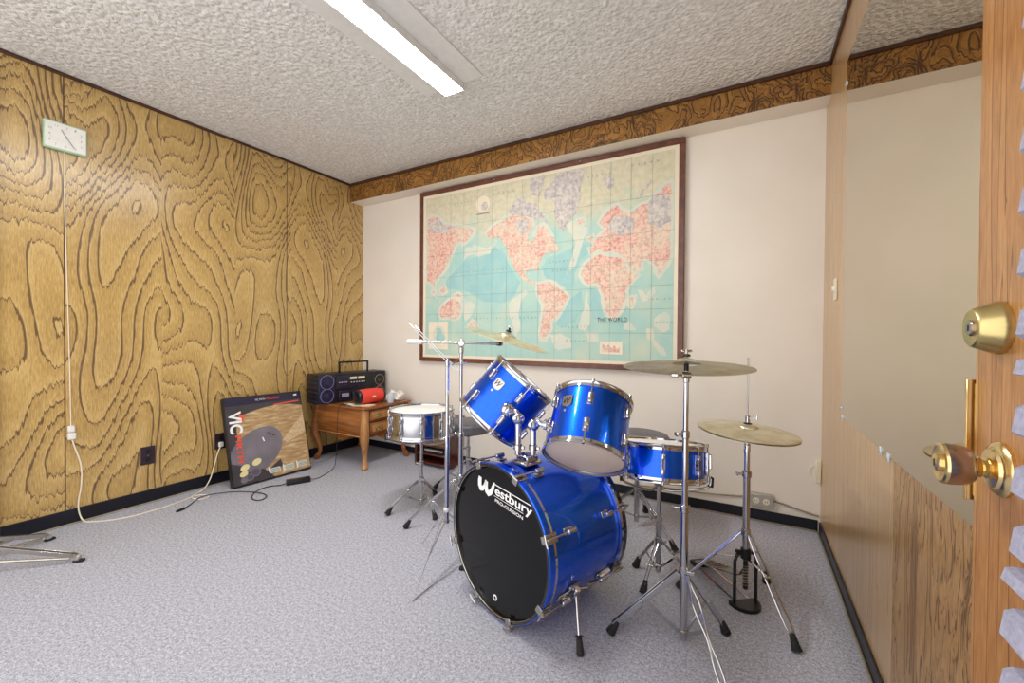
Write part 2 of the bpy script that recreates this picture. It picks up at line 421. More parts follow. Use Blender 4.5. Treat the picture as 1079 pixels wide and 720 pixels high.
MAP = {"land":[[[-1.706,1.849],[-1.757,1.804],[-1.722,1.771],[-1.654,1.771],[-1.604,1.73],[-1.563,1.676],[-1.546,1.619],[-1.513,1.539],[-1.473,1.48],[-1.433,1.436],[-1.394,1.42],[-1.355,1.404],[-1.332,1.389],[-1.325,1.402],[-1.363,1.425],[-1.394,1.447],[-1.414,1.483],[-1.402,1.503],[-1.364,1.507],[-1.326,1.504],[-1.314,1.47],[-1.307,1.503],[-1.304,1.543],[-1.281,1.582],[-1.252,1.606],[-1.216,1.622],[-1.187,1.62],[-1.158,1.617],[-1.137,1.628],[-1.173,1.665],[-1.195,1.707],[-1.224,1.743],[-1.239,1.778],[-1.276,1.816],[-1.321,1.801],[-1.328,1.762],[-1.343,1.723],[-1.381,1.7],[-1.397,1.742],[-1.382,1.788],[-1.351,1.819],[-1.367,1.861],[-1.429,1.897],[-1.484,1.918],[-1.54,1.912],[-1.605,1.893],[-1.655,1.871]],[[-1.325,1.396],[-1.272,1.399],[-1.228,1.41],[-1.177,1.387],[-1.141,1.346],[-1.092,1.311],[-1.084,1.291],[-1.105,1.253],[-1.133,1.208],[-1.161,1.169],[-1.182,1.143],[-1.219,1.136],[-1.211,1.083],[-1.232,1.043],[-1.254,1.003],[-1.284,1.009],[-1.295,1.056],[-1.277,1.11],[-1.27,1.171],[-1.264,1.238],[-1.271,1.265],[-1.301,1.307],[-1.317,1.341],[-1.31,1.381]],[[-0.918,1.537],[-0.977,1.491],[-0.99,1.441],[-0.969,1.401],[-0.936,1.38],[-0.877,1.383],[-0.851,1.351],[-0.844,1.332],[-0.831,1.3],[-0.821,1.225],[-0.804,1.175],[-0.767,1.155],[-0.742,1.167],[-0.706,1.221],[-0.688,1.275],[-0.688,1.324],[-0.659,1.371],[-0.612,1.416],[-0.63,1.435],[-0.666,1.444],[-0.69,1.488],[-0.709,1.526],[-0.758,1.542],[-0.808,1.541],[-0.853,1.563],[-0.885,1.56]],[[-0.634,1.285],[-0.652,1.28],[-0.663,1.226],[-0.654,1.214]],[[-0.924,1.576],[-0.931,1.615],[-0.892,1.617],[-0.906,1.656],[-0.861,1.689],[-0.816,1.727],[-0.836,1.754],[-0.861,1.776],[-0.824,1.833],[-0.78,1.864],[-0.743,1.871],[-0.718,1.837],[-0.675,1.819],[-0.64,1.826],[-0.593,1.855],[-0.547,1.86],[-0.513,1.896],[-0.458,1.95],[-0.42,1.967],[-0.42,1.749],[-0.42,1.507],[-0.436,1.468],[-0.469,1.43],[-0.485,1.402],[-0.503,1.461],[-0.52,1.498],[-0.566,1.52],[-0.595,1.498],[-0.589,1.456],[-0.636,1.436],[-0.666,1.474],[-0.678,1.517],[-0.715,1.557],[-0.777,1.587],[-0.827,1.58],[-0.873,1.603]],[[-2.343,1.99],[-2.292,2.014],[-2.222,1.989],[-2.162,1.928],[-2.066,1.908],[-1.954,1.879],[-1.863,1.846],[-1.889,1.812],[-1.944,1.766],[-1.98,1.755],[-2.008,1.78],[-2.055,1.74],[-2.093,1.667],[-2.121,1.608],[-2.16,1.558],[-2.219,1.507],[-2.258,1.463],[-2.248,1.416],[-2.289,1.449],[-2.335,1.483]],[[-2.207,1.227],[-2.177,1.265],[-2.11,1.309],[-2.071,1.33],[-2.033,1.314],[-1.995,1.275],[-1.986,1.222],[-2.013,1.177],[-2.061,1.162],[-2.118,1.179],[-2.187,1.172]],[[-2.071,1.353],[-2.005,1.358],[-1.949,1.318],[-2.005,1.328]],[[-2.278,1.409],[-2.218,1.352],[-2.228,1.344],[-2.288,1.394]],[[-2.198,1.398],[-2.149,1.426],[-2.139,1.387],[-2.178,1.366]],[[-1.911,1.101],[-1.875,1.145],[-1.839,1.108],[-1.893,1.078]],[[-1.02,1.816],[-0.973,1.816],[-0.966,1.79],[-1.007,1.782]],[[-0.945,1.679],[-0.906,1.7],[-0.919,1.651]]],"ice":[[[-1.135,2.171],[-1.031,2.183],[-0.97,2.152],[-0.969,2.108],[-0.996,2.062],[-1.002,1.986],[-1.014,1.879],[-1.075,1.823],[-1.117,1.776],[-1.131,1.752],[-1.159,1.782],[-1.182,1.864],[-1.19,1.97],[-1.256,1.994],[-1.278,2.031],[-1.234,2.083],[-1.184,2.134]],[[-1.377,2.162],[-1.257,2.161],[-1.286,2.065],[-1.308,2.015],[-1.376,2.04],[-1.384,2.116]],[[-1.549,1.955],[-1.485,2.043],[-1.43,2.055],[-1.422,1.992],[-1.33,1.985],[-1.315,1.936],[-1.239,1.825],[-1.329,1.863],[-1.445,1.906],[-1.524,1.917]],[[-0.611,1.893],[-0.594,1.95],[-0.537,2.005],[-0.525,1.991],[-0.576,1.935]],[[-0.839,2.065],[-0.782,2.08],[-0.769,2.028],[-0.8,1.984],[-0.826,2.02]],[[-0.547,1.86],[-0.525,1.903],[-0.457,1.898],[-0.421,1.864],[-0.42,1.737],[-0.483,1.699],[-0.545,1.73],[-0.558,1.802]],[[-0.81,1.751],[-0.761,1.806],[-0.687,1.796],[-0.639,1.766],[-0.638,1.694],[-0.716,1.679],[-0.778,1.698]],[[-2.333,1.957],[-2.242,1.976],[-2.143,1.917],[-2.047,1.89],[-2.142,1.856],[-2.291,1.881]],[[-1.5,1.879],[-1.398,1.866],[-1.39,1.823],[-1.428,1.759],[-1.483,1.8]]],"shelf":[[[-0.955,1.337],[-0.942,1.336],[-0.934,1.234],[-0.908,1.183],[-0.92,1.12],[-0.959,1.069],[-1.007,1.082],[-0.987,1.172],[-0.961,1.21]],[[-1.551,1.267],[-1.487,1.314],[-1.417,1.359],[-1.393,1.345],[-1.455,1.278],[-1.462,1.195],[-1.453,1.07],[-1.493,1.014],[-1.517,1.112],[-1.542,1.183]],[[-1.225,1.043],[-1.138,1.043],[-1.054,1.017],[-1.04,0.953],[-1.109,0.938],[-1.18,0.937],[-1.195,0.99]],[[-0.953,1.056],[-0.867,1.044],[-0.86,0.994],[-0.932,0.987]],[[-0.611,1.326],[-0.582,1.319],[-0.552,1.288],[-0.541,1.317],[-0.507,1.339],[-0.507,1.303],[-0.54,1.258],[-0.581,1.247]],[[-0.692,1.105],[-0.656,1.129],[-0.614,1.081],[-0.626,1.063],[-0.698,1.069]],[[-0.494,1.162],[-0.45,1.179],[-0.416,1.166],[-0.415,1.068],[-0.465,1.057],[-0.516,1.092]],[[-0.556,1.08],[-0.516,1.08],[-0.504,1.016],[-0.447,0.952],[-0.43,0.906],[-0.469,0.911],[-0.515,0.986],[-0.555,1.021]],[[-1.996,1.297],[-1.904,1.301],[-1.858,1.263],[-1.876,1.189],[-1.948,1.146],[-1.967,1.221]],[[-1.952,1.715],[-1.862,1.735],[-1.756,1.695],[-1.688,1.724],[-1.663,1.743],[-1.721,1.649],[-1.817,1.643],[-1.888,1.664],[-1.97,1.626]],[[-1.103,1.801],[-1.048,1.82],[-0.939,1.755],[-0.992,1.62],[-1.031,1.508],[-1.1,1.448],[-1.059,1.562],[-1.033,1.663]]],"deep":[[[-2.044,1.549],[-1.97,1.611],[-1.888,1.634],[-1.817,1.635],[-1.738,1.65],[-1.679,1.702],[-1.604,1.666],[-1.562,1.578],[-1.513,1.49],[-1.456,1.424],[-1.487,1.335],[-1.584,1.269],[-1.77,1.289],[-1.877,1.352],[-2.006,1.388],[-2.139,1.402],[-2.14,1.479]],[[-1.288,1.515],[-1.244,1.572],[-1.158,1.597],[-1.074,1.628],[-1.005,1.667],[-0.952,1.642],[-0.925,1.614],[-0.991,1.531],[-1.031,1.457],[-1.03,1.366],[-1.085,1.343],[-1.142,1.386],[-1.251,1.432]],[[-1.084,1.265],[-0.989,1.339],[-0.974,1.236],[-1.028,1.121],[-1.111,1.089],[-1.168,1.109],[-1.14,1.175]],[[-0.922,1.348],[-0.857,1.332],[-0.83,1.212],[-0.855,1.132],[-0.907,1.145],[-0.921,1.234]]]}
CAM_F, CAM_R, CAM_U, CAM_FPX = (-0.492864, 0.870036, -0.011045), (0.870027, 0.492951, 0.007295), (-0.011791, 0.006015, 0.999912), 439.458
WORLD, EXPOSURE = 1.5, .46
# ------------------------------------------------------------------ the room
T = .12
struct('floor', MB().box(((LX+RX)/2, (BY+YN)/2, -.05), (RX-LX+2*T, BY-YN+2*T, .1), M['carpet']))
struct('ceiling', MB().box(((LX+RX)/2, (BY+YN)/2, CZ+.05), (RX-LX+2*T, BY-YN+2*T, .1), M['ceiling']))
struct('wall_left', MB().box((LX-T/2, (BY+YN)/2, CZ/2), (T, BY-YN, CZ), M['left_wood']))
struct('wall_back', MB().box(((LX+RX)/2, BY+T/2, CZ/2), (RX-LX+2*T, T, CZ), M['wall']))
SEAM = 1.466
struct('wall_right', MB()
       .box((RX+T/2, (BY+SEAM+.0015)/2, CZ/2), (T, BY-SEAM-.0015, CZ), M['stile_wood'])
       .box((RX+T/2, (YN+SEAM-.0015)/2, CZ/2), (T, SEAM-.0015-YN, CZ), M['panel_wood'])
       .box((RX+T/2+.002, SEAM, CZ/2), (T-.004, .004, CZ), M['dark_trim']))
# soffit: a boxed beam along the back wall, panelled in figured plywood, painted underneath
sf = MB()
sf.box(((LX+RX)/2, SY+.004, (SZ+CZ)/2), (RX-LX, .008, CZ-SZ), M['soffit_wood'])
sf.box(((LX+RX)/2, (SY+.008+BY)/2, SZ+.005), (RX-LX, BY-SY-.008, .01), M['wall'])
struct('trim_1', sf)
struct('trim_2', MB().box(((LX+RX)/2, SY-.006, CZ-.011), (RX-LX, .012, .022), M['dark_trim'], bev=.003))
struct('trim_3', MB().box((LX+.006, (SY-.012+YN)/2, CZ-.009), (.012, SY-.012-YN, .018), M['dark_trim'], bev=.003))
struct('trim_4', MB().box((RX-.006, (SY-.012+YN)/2, CZ-.011), (.012, SY-.012-YN, .022), M['dark_trim'], bev=.003))
struct('trim_5', MB().box((LX+.012, .492, 1.15), (.024, .068, 2.3), M['white_plastic'], bev=.004))   # white casing at the near end of the left wall
struct('baseboard_left', MB().box((LX+.004, (BY+.526)/2, .04), (.008, BY-.526, .08), M['vinyl_base'], bev=.002)
       .box((LX+.012, (BY+.526)/2, .004), (.010, BY-.526, .008), M['grey_cord'], bev=.003))
struct('baseboard_back', MB().box(((LX+RX)/2+.004, BY-.004, .031), (RX-LX-.03, .008, .062), M['vinyl_base'], bev=.002)
       .box(((LX+RX)/2+.004, BY-.0125, .004), (RX-LX-.04, .009, .008), M['grey_cord'], bev=.003))
struct('baseboard_right', MB().box((RX-.004, (BY-.02+YN)/2, .03), (.008, BY-.02-YN, .06), M['vinyl_base'], bev=.002)
       .box((RX-.0125, (BY-.02+YN)/2, .004), (.009, BY-.02-YN, .008), M['grey_cord'], bev=.003))

# ------------------------------------------------------------------ mirror on the right wall
mr = thing('wall_mirror', (RX, 1.25, .704), 'large frameless mirror clipped to the wood-panelled right wall', 'mirror')
MB().box((RX-.003, (2.150+.36)/2, (2.145+.702)/2), (.006, 2.150-.36, 2.145-.702), M['mirror']).build('glass_pane', mr)
for (y, z, dz) in ((2.135, .704, -1), (1.566, .704, -1), (1.488, .704, -1), (2.148, 2.06, 0), (2.150, .74, 0)):
    c = MB()
    if dz: c.box((RX-.0075, y, z-.004), (.004, .014, .024), M['clear_plastic'], bev=.001).cyl((RX-.0095, y, z-.009), (RX-.012, y, z-.009), .0035, M['chrome'], seg=10)
    else: c.box((RX-.0075, y+.004, z), (.004, .02, .014), M['clear_plastic'], bev=.001).cyl((RX-.0095, y+.009, z), (RX-.012, y+.009, z), .0035, M['chrome'], seg=10)
    c.build('mirror_clip', mr)

# ------------------------------------------------------------------ open door along the right wall
DX, DY = .280, .835
dr = MB().box((DX+.0175, (DY-.03)/2, 1.015), (.035, DY+.03, 2.03), M['door_wood'], bev=.0015).build('door_1', kind='structure')
def dpart(mb, name, **kw): return mb.build(name, dr, **kw)
X_ = lambda y, z: frame((DX, y, z), (-1, 0, 0), (0, 1, 0))
kn = MB()
kz, ky = .858, .757
kn.lathe([(0, 0), (.034, 0), (.0345, .004), (.031, .008), (.026, .0095), (.024, .0125), (.013, .014), (0, .014)], X_(ky, kz), M['brass'], 40)
kb = dpart(kn, 'door_knob')
g = MB().lathe([(.011, .012), (.013, .016), (.0095, .0185), (.013, .022), (.0095, .0245), (.0125, .026), (.016, .028)], X_(ky, kz), M['brass'], 32)
g.build('knob_neck', kb)
g = MB().lathe([(.015, .0272), (.0205, .029), (.0240, .034), (.0258, .042), (.0266, .050), (.0262, .0555)], X_(ky, kz), M['nickel'], 40)
g.build('knob_grip', kb)
g = MB().lathe([(.0265, .0550), (.0258, .0580), (.0230, .0595), (.0150, .0580), (.0115, .0580), (.011, .0625), (.007, .0635), (0, .0635)], X_(ky, kz), M['brass'], 40)
g.box((0, 0, .0638), (.0016, .009, .0008), M['black_metal'], X_(ky, kz))
g.build('knob_face', kb)
db = MB().lathe([(0, 0), (.0335, 0), (.034, .004), (.0325, .009), (.0262, .024), (.0252, .027), (.0230, .0285), (.011, .0275), (.0105, .0275)], X_(.768, 1.036), M['aged_brass'], 40)
d = dpart(db, 'deadbolt')
MB().lathe([(.0106, .0272), (.0106, .0295), (.0096, .0305), (0, .0305)], X_(.768, 1.036), M['nickel'], 24).box((0, 0, .0307), (.0014, .008, .0008), M['black_metal'], X_(.768, 1.036)).build('lock_cylinder', d)
lg = MB().box((DX-.000, DY+.006, .878), (.016, .0022, .172), M['brass'], bev=.0006).box((DX+.012, DY+.003, .878), (.02, .006, .16), M['brass'], bev=.0006).box((DX-.0075, DY+.0035, .878), (.0022, .007, .172), M['brass'], bev=.0006)
dpart(lg, 'latch_guard')
# acoustic foam tiles on the door face: horizontal wedges, ends towards the free edge
def foam(z0, z1, y0, y1, pitch, h):
    mb = MB(); z = z0; b = .012
    while z < z1-.001:
        zt = min(z+pitch, z1)
        P_ = zt-z; mb.prism([(0, z), (b, z), (h-.004, z+.002), (h, z+P_*.10), (h-.003, z+P_*.50), (h-.010, z+P_*.57), (b, z+P_*.62), (b, zt), (0, zt)], y1-y0,
                 Matrix(((-1, 0, 0, DX), (0, 0, 1, y0), (0, 1, 0, 0), (0, 0, 0, 1))), M['foam'])
        z = zt
    return mb
for i, (z0, z1, y1, h) in enumerate(((1.02, 1.75, .613, .047), (.80, 1.018, .617, .047), (.28, .798, .632, .047))):
    t = foam(z0, z1, .0, y1, .061, h).build('acoustic_foam_tile')
    t['label'] = ['grey ridged foam tile on the door beside and above the deadbolt', 'grey ridged foam tile on the door beside the brass knob', 'lowest grey ridged foam tile on the door, below the knob'][i]
    t['category'] = 'acoustic foam'; t['group'] = 'foam tiles on the open door'

# ------------------------------------------------------------------ wall plates
def plate_wall_x(name, y, z, w, h, m, label, cat, plug=None, sockets=True, xw=None, sgn=1):
    xw = LX if xw is None else xw
    t = thing(name, (xw, y, z-h/2), label, cat)
    Tm = frame((xw, y, z), (sgn, 0, 0), (0, sgn, 0))
    MB().box((0, 0, .003), (w, h, .006), m, Tm, bev=.002).build('cover_plate', t)
    if sockets:
        for s in (-1, 1):
            q = MB().cyl(Tm @ V((0, s*h*.22, .0055)), Tm @ V((0, s*h*.22, .0085)), min(w, h)*.22, M['black_plastic'], seg=20, bev=.001)
            q.build('socket', t)
        MB().cyl(Tm @ V((0, 0, .0055)), Tm @ V((0, 0, .0075)), .003, M['worn_chrome'], seg=10).build('screw', t)
    return t
plate_wall_x('wall_outlet', 1.102, .289, .070, .108, M['outlet_dark'], 'dark outlet low on the plywood wall, in the open left of the box', 'outlet')
o2 = plate_wall_x('wall_outlet', 1.498, .292, .070, .108, M['outlet_dark'], 'dark outlet partly hidden behind the leaning box, white plug in it', 'outlet')
sw = thing('light_switch', (RX, 2.357, 1.19), 'small ivory switch on the wood strip left of the mirror', 'switch')
MB().box((RX-.003, 2.357, 1.245), (.006, .06, .10), M['ivory'], bev=.002).build('cover_plate', sw)
MB().box((RX-.010, 2.357, 1.25), (.012, .01, .022), M['white_plastic'], bev=.002).build('toggle', sw)
bo = thing('wall_outlet', (.072, BY, .074), 'grey metal outlet above the baseboard behind the hi-hat stand', 'outlet')
Tb = frame((.072, BY, .1225), (0, -1, 0), (1, 0, 0))
MB().box((0, 0, .019), (.118, .072, .038), M['outlet_grey'], Tb, bev=.004).build('cover_box', bo)
for s in (-1, 1):
    MB().cyl(Tb @ V((s*.024, 0, .0375)), Tb @ V((s*.024, 0, .041)), .0165, M['ivory'], seg=20, bev=.001).box((s*.024-.005, 0, .0412), (.002, .009, .001), M['black_plastic'], Tb).box((s*.024+.005, 0, .0412), (.002, .009, .001), M['black_plastic'], Tb).build('socket', bo)
jb = thing('junction_box', (.322, BY, .25), 'cream cable box in the corner between the white wall and the wood wall', 'junction box')
MB().box((.330, BY-.012, .322), (.022, .024, .115), M['ivory'], bev=.003).build('cover', jb)
MB().tube([(.319, BY-.006, .355), (.300, BY-.006, .345), (.290, BY-.006, .32), (.297, BY-.006, .292), (.319, BY-.006, .283)], .0022, M['white_cord'], smooth_path=2).build('wire_loop', jb)
cb = MB().tube([(-.60, BY-.0075, .078), (-.441, BY-.0075, .095), (-.227, BY-.0075, .1), (-.05, BY-.0075, .118), (.011, BY-.0075, .128)], .0045, M['grey_cord'], smooth_path=2)
cb.build('wall_cable', label='grey cable along the back baseboard left of the metal outlet', category='cable')
cb = MB().tube([(.133, BY-.0075, .124), (.18, BY-.0075, .118), (.24, BY-.0075, .102), (.31, BY-.0075, .088), (.335, BY-.0075, .085)], .0045, M['grey_cord'], smooth_path=2)
cb.build('wall_cable', label='grey cable from the metal outlet to the right corner', category='cable')

# ------------------------------------------------------------------ ceiling fixture
FX = -1.408
cl = thing('ceiling_light', (FX, 1.21, CZ-.05), 'long lit white fluorescent fixture on the textured ceiling', 'ceiling light')
LY0, LY1 = .60, 1.825
MB().box((FX-.005, (LY0+LY1)/2, CZ-.003), (.385, LY1-LY0+.01, .006), M['lamp_white'], bev=.001).build('mounting_plate', cl)
MB().box((FX, (LY0+LY1)/2, CZ-.015), (.124, LY1-LY0, .018), M['lamp_white'], bev=.003).box((FX-.0615, (LY0+LY1)/2, CZ-.025), (.005, LY1-LY0, .038), M['lamp_white'], bev=.001).box((FX+.0615, (LY0+LY1)/2, CZ-.025), (.005, LY1-LY0, .038), M['lamp_white'], bev=.001).build('housing', cl)
df = MB()
pr = [(-.0585, -.006), (-.0585, -.024), (-.050, -.029), (-.038, -.031), (.038, -.031), (.050, -.029), (.0585, -.024), (.0585, -.006)]
df.prism(pr[::-1], LY1-LY0-.01, Matrix(((1, 0, 0, FX), (0, 0, 1, LY0+.005), (0, 1, 0, CZ-.0185), (0, 0, 0, 1))), M['diffuser'])
df.build('diffuser', cl, label='lit white acrylic diffuser')
for y in (LY0+.002, LY1-.002):
    MB().box((FX, y, CZ-.0265), (.128, .005, .045), M['lamp_white'], bev=.002).build('end_cap', cl)

# ------------------------------------------------------------------ clock and its cord
ck = thing('wall_clock', (LX, .755, 1.972), 'pale green framed rectangular wall clock high on the plywood wall', 'clock')
Tc = frame((LX, .755, 2.045), (1, 0, 0), (0, 1, 0))
MB().box((0, 0, .014), (.160, .142, .028), M['mint'], Tc, bev=.004).build('case', ck)
dm = MB().box((0, 0, .0285), (.150, .128, .003), M['white_plastic'], Tc, bev=.001)
for k in range(12):
    a = PI*2*k/12; sx = .058*max(-1, min(1, 1.25*math.sin(a))); sy = .048*max(-1, min(1, 1.25*math.cos(a)))
    dm.text(str(k or 12), Tc @ Matrix.Translation((sx-.005, sy-.005, .0302)), .011 if k in (0, 10, 11) else .006, .010, M['clock_ink'])
dm.build('dial', ck)
MB().bar(Tc @ V((.004, -.008, .0315)), Tc @ V((-.018, .034, .0315)), .005, .001, M['clock_ink'], up=(1, 0, 0)).bar(Tc @ V((-.004, .008, .033)), Tc @ V((.030, -.048, .033)), .0035, .001, M['clock_ink'], up=(1, 0, 0)).cyl(Tc @ V((0, 0, .030)), Tc @ V((0, 0, .0345)), .004, M['clock_ink'], seg=12).build('hands', ck)
rb = MB()
for k in range(6): rb.box((-.0805, -.05+k*.02, .012), (.002, .008, .018), M['outlet_grey'], Tc)
rb.build('side_vents', ck)
MB().tube([(LX+.004, .752, 1.975), (LX+.004, .753, 1.75), (LX+.004, .757, 1.5), (LX+.004, .765, 1.129), (LX+.004, .771, .776), (LX+.006, .773, .53)], .0022, M['white_cord'], smooth_path=1).build('power_cord', ck, label='thin white cord hanging down the wall')
MB().box((LX+.012, .773, .512), (.022, .026, .036), M['white_plastic'], bev=.004).build('plug', ck)
ex = thing('extension_cord', (LX+.05, .9, 0), 'cream extension cord from the clock plug along the wall to the hidden outlet', 'cord')
MB().box((LX+.012, .775, .473), (.024, .030, .036), M['white_plastic'], bev=.004).build('socket_end', ex)
R_ = .0035
MB().tube([(LX+.012, .776, .456), (LX+.010, .787, .408), (LX+.013, .813, .309), (LX+.013, .812, .196), (LX+.013, .797, .11), (LX+.018, .80, .05), (-3.105, .812, .0045), (-3.07, .84, .004), (-3.0, .905, .004), (-2.965, 1.012, .004), (-2.985, 1.20, .004), (-3.03, 1.29, .004), (-2.985, 1.345, .004), (-2.925, 1.335, .004), (-2.918, 1.285, .004), (-2.96, 1.255, .0115), (-3.02, 1.28, .0105), (-3.06, 1.36, .01), (-3.10, 1.42, .06), (-3.118, 1.455, .16), (-3.122, 1.478, .235), (-3.115, 1.490, .262)], R_, M['white_cord'], smooth_path=2).build('cable', ex)
MB().box((LX+.0165, 1.497, .270), (.016, .03, .034), M['white_plastic'], bev=.004).build('plug', ex)

# ------------------------------------------------------------------ framed world map
MP = thing('framed_world_map', (-1.378, BY, .815), 'large wall map of the world in a dark wood frame on the back wall', 'map')
MX0, MX1, MZ0, MZ1 = -2.417, -.340, .813, 2.222
fy0 = BY-.036; fw = .034
fr = MB()
fr.box(((MX0+MX1)/2, BY-.018, MZ0+fw/2), (MX1-MX0, .036, fw), M['map_frame'], bev=.003)
fr.box(((MX0+MX1)/2, BY-.018, MZ1-fw/2), (MX1-MX0, .036, fw), M['map_frame'], bev=.003)
fr.box((MX0+fw/2, BY-.018, (MZ0+MZ1)/2), (fw, .036, MZ1-MZ0-2*fw), M['map_frame'], bev=.003)
fr.box((MX1-fw/2, BY-.018, (MZ0+MZ1)/2), (fw, .036, MZ1-MZ0-2*fw), M['map_frame'], bev=.003)
fr.build('frame', MP)
MYS = BY-.028
def mt(k): return Matrix(((1, 0, 0, 0), (0, 0, -1, MYS-.0003*k), (0, 1, 0, 0), (0, 0, 0, 1)))   # local (x, z) on the sheet, normal to the room
sh = MB()
sh.box(((MX0+MX1)/2, BY-.014, (MZ0+MZ1)/2), (MX1-MX0-2*fw+.004, .0275, MZ1-MZ0-2*fw+.004), M['map_paper'])
sh.flat([(-2.355, .868), (-.397, .868), (-.397, 2.165), (-2.355, 2.165)], mt(1), M['map_sea'])
def inset_clip(poly): return [(min(max(x, -2.354), -.398), min(max(z, .869), 2.164)) for x, z in poly]
def round_poly(poly, amt, seed):
    rnd = random.Random(seed); out = []
    n = len(poly)
    for i in range(n):
        a, b = V(poly[i]), V(poly[(i+1) % n]); L = (b-a).length; k = max(1, int(L/.03))
        for j in range(k):
            p = a.lerp(b, j/k); out.append((p.x+rnd.uniform(-amt, amt), p.y+rnd.uniform(-amt, amt)))
    return out
def grow(poly, d):
    n = len(poly); a = sum(x0*y1-x1*y0 for (x0, y0), (x1, y1) in zip(poly, poly[1:]+poly[:1])); s = 1 if a > 0 else -1
    out = []
    for i in range(n):
        p0, p, p1 = V(poly[i-1]), V(poly[i]), V(poly[(i+1) % n])
        t = (p1-p0); t = t.normalized() if t.length > 1e-6 else V((1, 0)); out.append((p.x+s*t.y*d, p.y-s*t.x*d))
    return out
for i, q in enumerate(MAP['deep']): sh.flat(inset_clip(round_poly(q, .006, i)), mt(2), M['map_deep'])
for i, q in enumerate(MAP['shelf']): sh.flat(inset_clip(round_poly(q, .006, 40+i)), mt(3), M['map_shelf'])
for i, q in enumerate(MAP['land']): sh.flat(inset_clip(grow(round_poly(q, .004, 80+i), .022)), mt(4+.2*i), M['map_shelf'])
for i, q in enumerate(MAP['land']): sh.flat(inset_clip(round_poly(q, .006, 120+i)), mt(7+.1*i), M['map_land'])
for i, q in enumerate(MAP['ice']): sh.flat(inset_clip(round_poly(q, .007, 160+i)), mt(9+.1*i), M['map_ice'])
sh.flat([(-2.318, .913), (-2.118, .913), (-2.118, 1.14), (-2.318, 1.14)], mt(11), M['map_paper'])
sh.flat([(-2.21+.065*math.cos(a*PI/9), 1.03+.075*math.sin(a*PI/9)) for a in range(18)], mt(12), M['map_shelf'])
sh.flat([(-2.20+.045*math.cos(a*PI/9+.3)*(1-.4*math.sin(a)), 1.03+.06*math.sin(a*PI/9)) for a in range(18)], mt(13), M['map_deep'])
sh.flat([(-.853, .91), (-.703, .91), (-.703, .995), (-.853, .995)], mt(11), M['map_paper'])
sh.flat([(-.84, .925), (-.72, .925), (-.72, .96), (-.74, .945), (-.755, .97), (-.775, .95), (-.795, .975), (-.815, .955), (-.83, .98), (-.84, .965)], mt(12), M['map_land'])
sh.flat([(-1.785+.062*math.cos(a*PI/12), 2.04+.062*math.sin(a*PI/12)) for a in range(24)], mt(11), M['map_paper'])
sh.flat([(-1.77+.03*math.cos(a*PI/9), 2.02+.034*math.sin(a*PI/9)) for a in range(18)], mt(12), M['map_ice'])
sh.flat([(-1.845, 1.962), (-1.725, 1.962), (-1.725, 1.97), (-1.845, 1.97)], mt(12), M['map_faint'])
for x in [-2.355+.1305*k for k in range(1, 15)]: sh.flat([(x-.0007, .869), (x+.0007, .869), (x+.0007, 2.164), (x-.0007, 2.164)], mt(13), M['map_faint'])
for z in (1.05, 1.2, 1.345, 1.5, 1.68, 1.9): sh.flat([(-2.354, z-.0007), (-.398, z-.0007), (-.398, z+.0007), (-2.354, z+.0007)], mt(13), M['map_faint'])
tx = sh
def lab(s, x0, z, w, h, m='map_faint', sp=1.9): tx.text(s, mt(14) @ Matrix.Translation((x0, z, 0)), w, h, M[m], 0, spacing=sp)
lab('THE WORLD', -.872, 1.125, .195, .026, 'map_ink', 1.15)
lab('A R C T I C', -2.06, 2.07, .17, .014); lab('O C E A N', -1.69, 2.09, .18, .014); lab('A R C T I C', -.95, 2.085, .16, .014); lab('O C E A N', -.66, 2.105, .17, .014)
lab('N O R T H   P A C I F I C   O C E A N', -2.03, 1.522, .46, .013)
lab('S O U T H   P A C I F I C   O C E A N', -1.87, 1.155, .55, .013)
lab('A T L A N T I C', -1.225, 1.540, .19, .013); lab('O C E A N', -1.20, 1.478, .13, .013)
lab('A T L A N T I C', -1.13, 1.085, .20, .013); lab('O C E A N', -1.09, .99, .13, .013); lab('I N D I A N', -.545, 1.255, .13, .012); lab('O C E A N', -.50, 1.11, .10, .012)
tx.flat([(-.872, 1.115), (-.677, 1.115), (-.677, 1.117), (-.872, 1.117)], mt(14), M['map_ink'])
sh.build('map_sheet', MP)
for x in (-1.68, -1.0): MB().cyl((x, BY-.036, MZ1-fw*.5), (x, BY-.0385, MZ1-fw*.5), .006, M['chrome'], seg=10).build('screw', MP)
# ------------------------------------------------------------------ drums
CH = M['chrome']
def hoop_prof(r, z0, z1, lip):
    """triple-flanged metal hoop: z0 inner flange, z1 rim"""
    return [(r, z0), (r+.004, z0), (r+.0045, (z0+z1)/2), (r+.008, (z0+z1)/2+.2*(z1-z0)), (r+.0085, z1), (r+.0055, z1+lip), (r+.003, z1), (r+.0025, (z0+z1)/2), (r-.001, z0+lip)]
def badge(T, parent, name='badge'):
    """small plate on a drum shell: T origin on the shell, z outwards, y up the shell"""
    b = MB()
    shape = [(-.021, .019), (-.017, .022), (.017, .022), (.021, .019), (.021, -.010), (.016, -.018), (0, -.023), (-.016, -.018), (-.021, -.010)]
    b.prism(shape, .0035, T, M['worn_chrome'])
    b.text('W', T @ Matrix.Translation((-.015, -.010, 0)), .030, .024, M['black_plastic'], .0042, shear=.35)
    b.build(name, parent)
    v = MB().cyl(T @ V((-.006, -.034, -.002)), T @ V((-.006, -.034, .0025)), .0055, CH, seg=14, bev=.001)
    v.build('air_vent', parent)

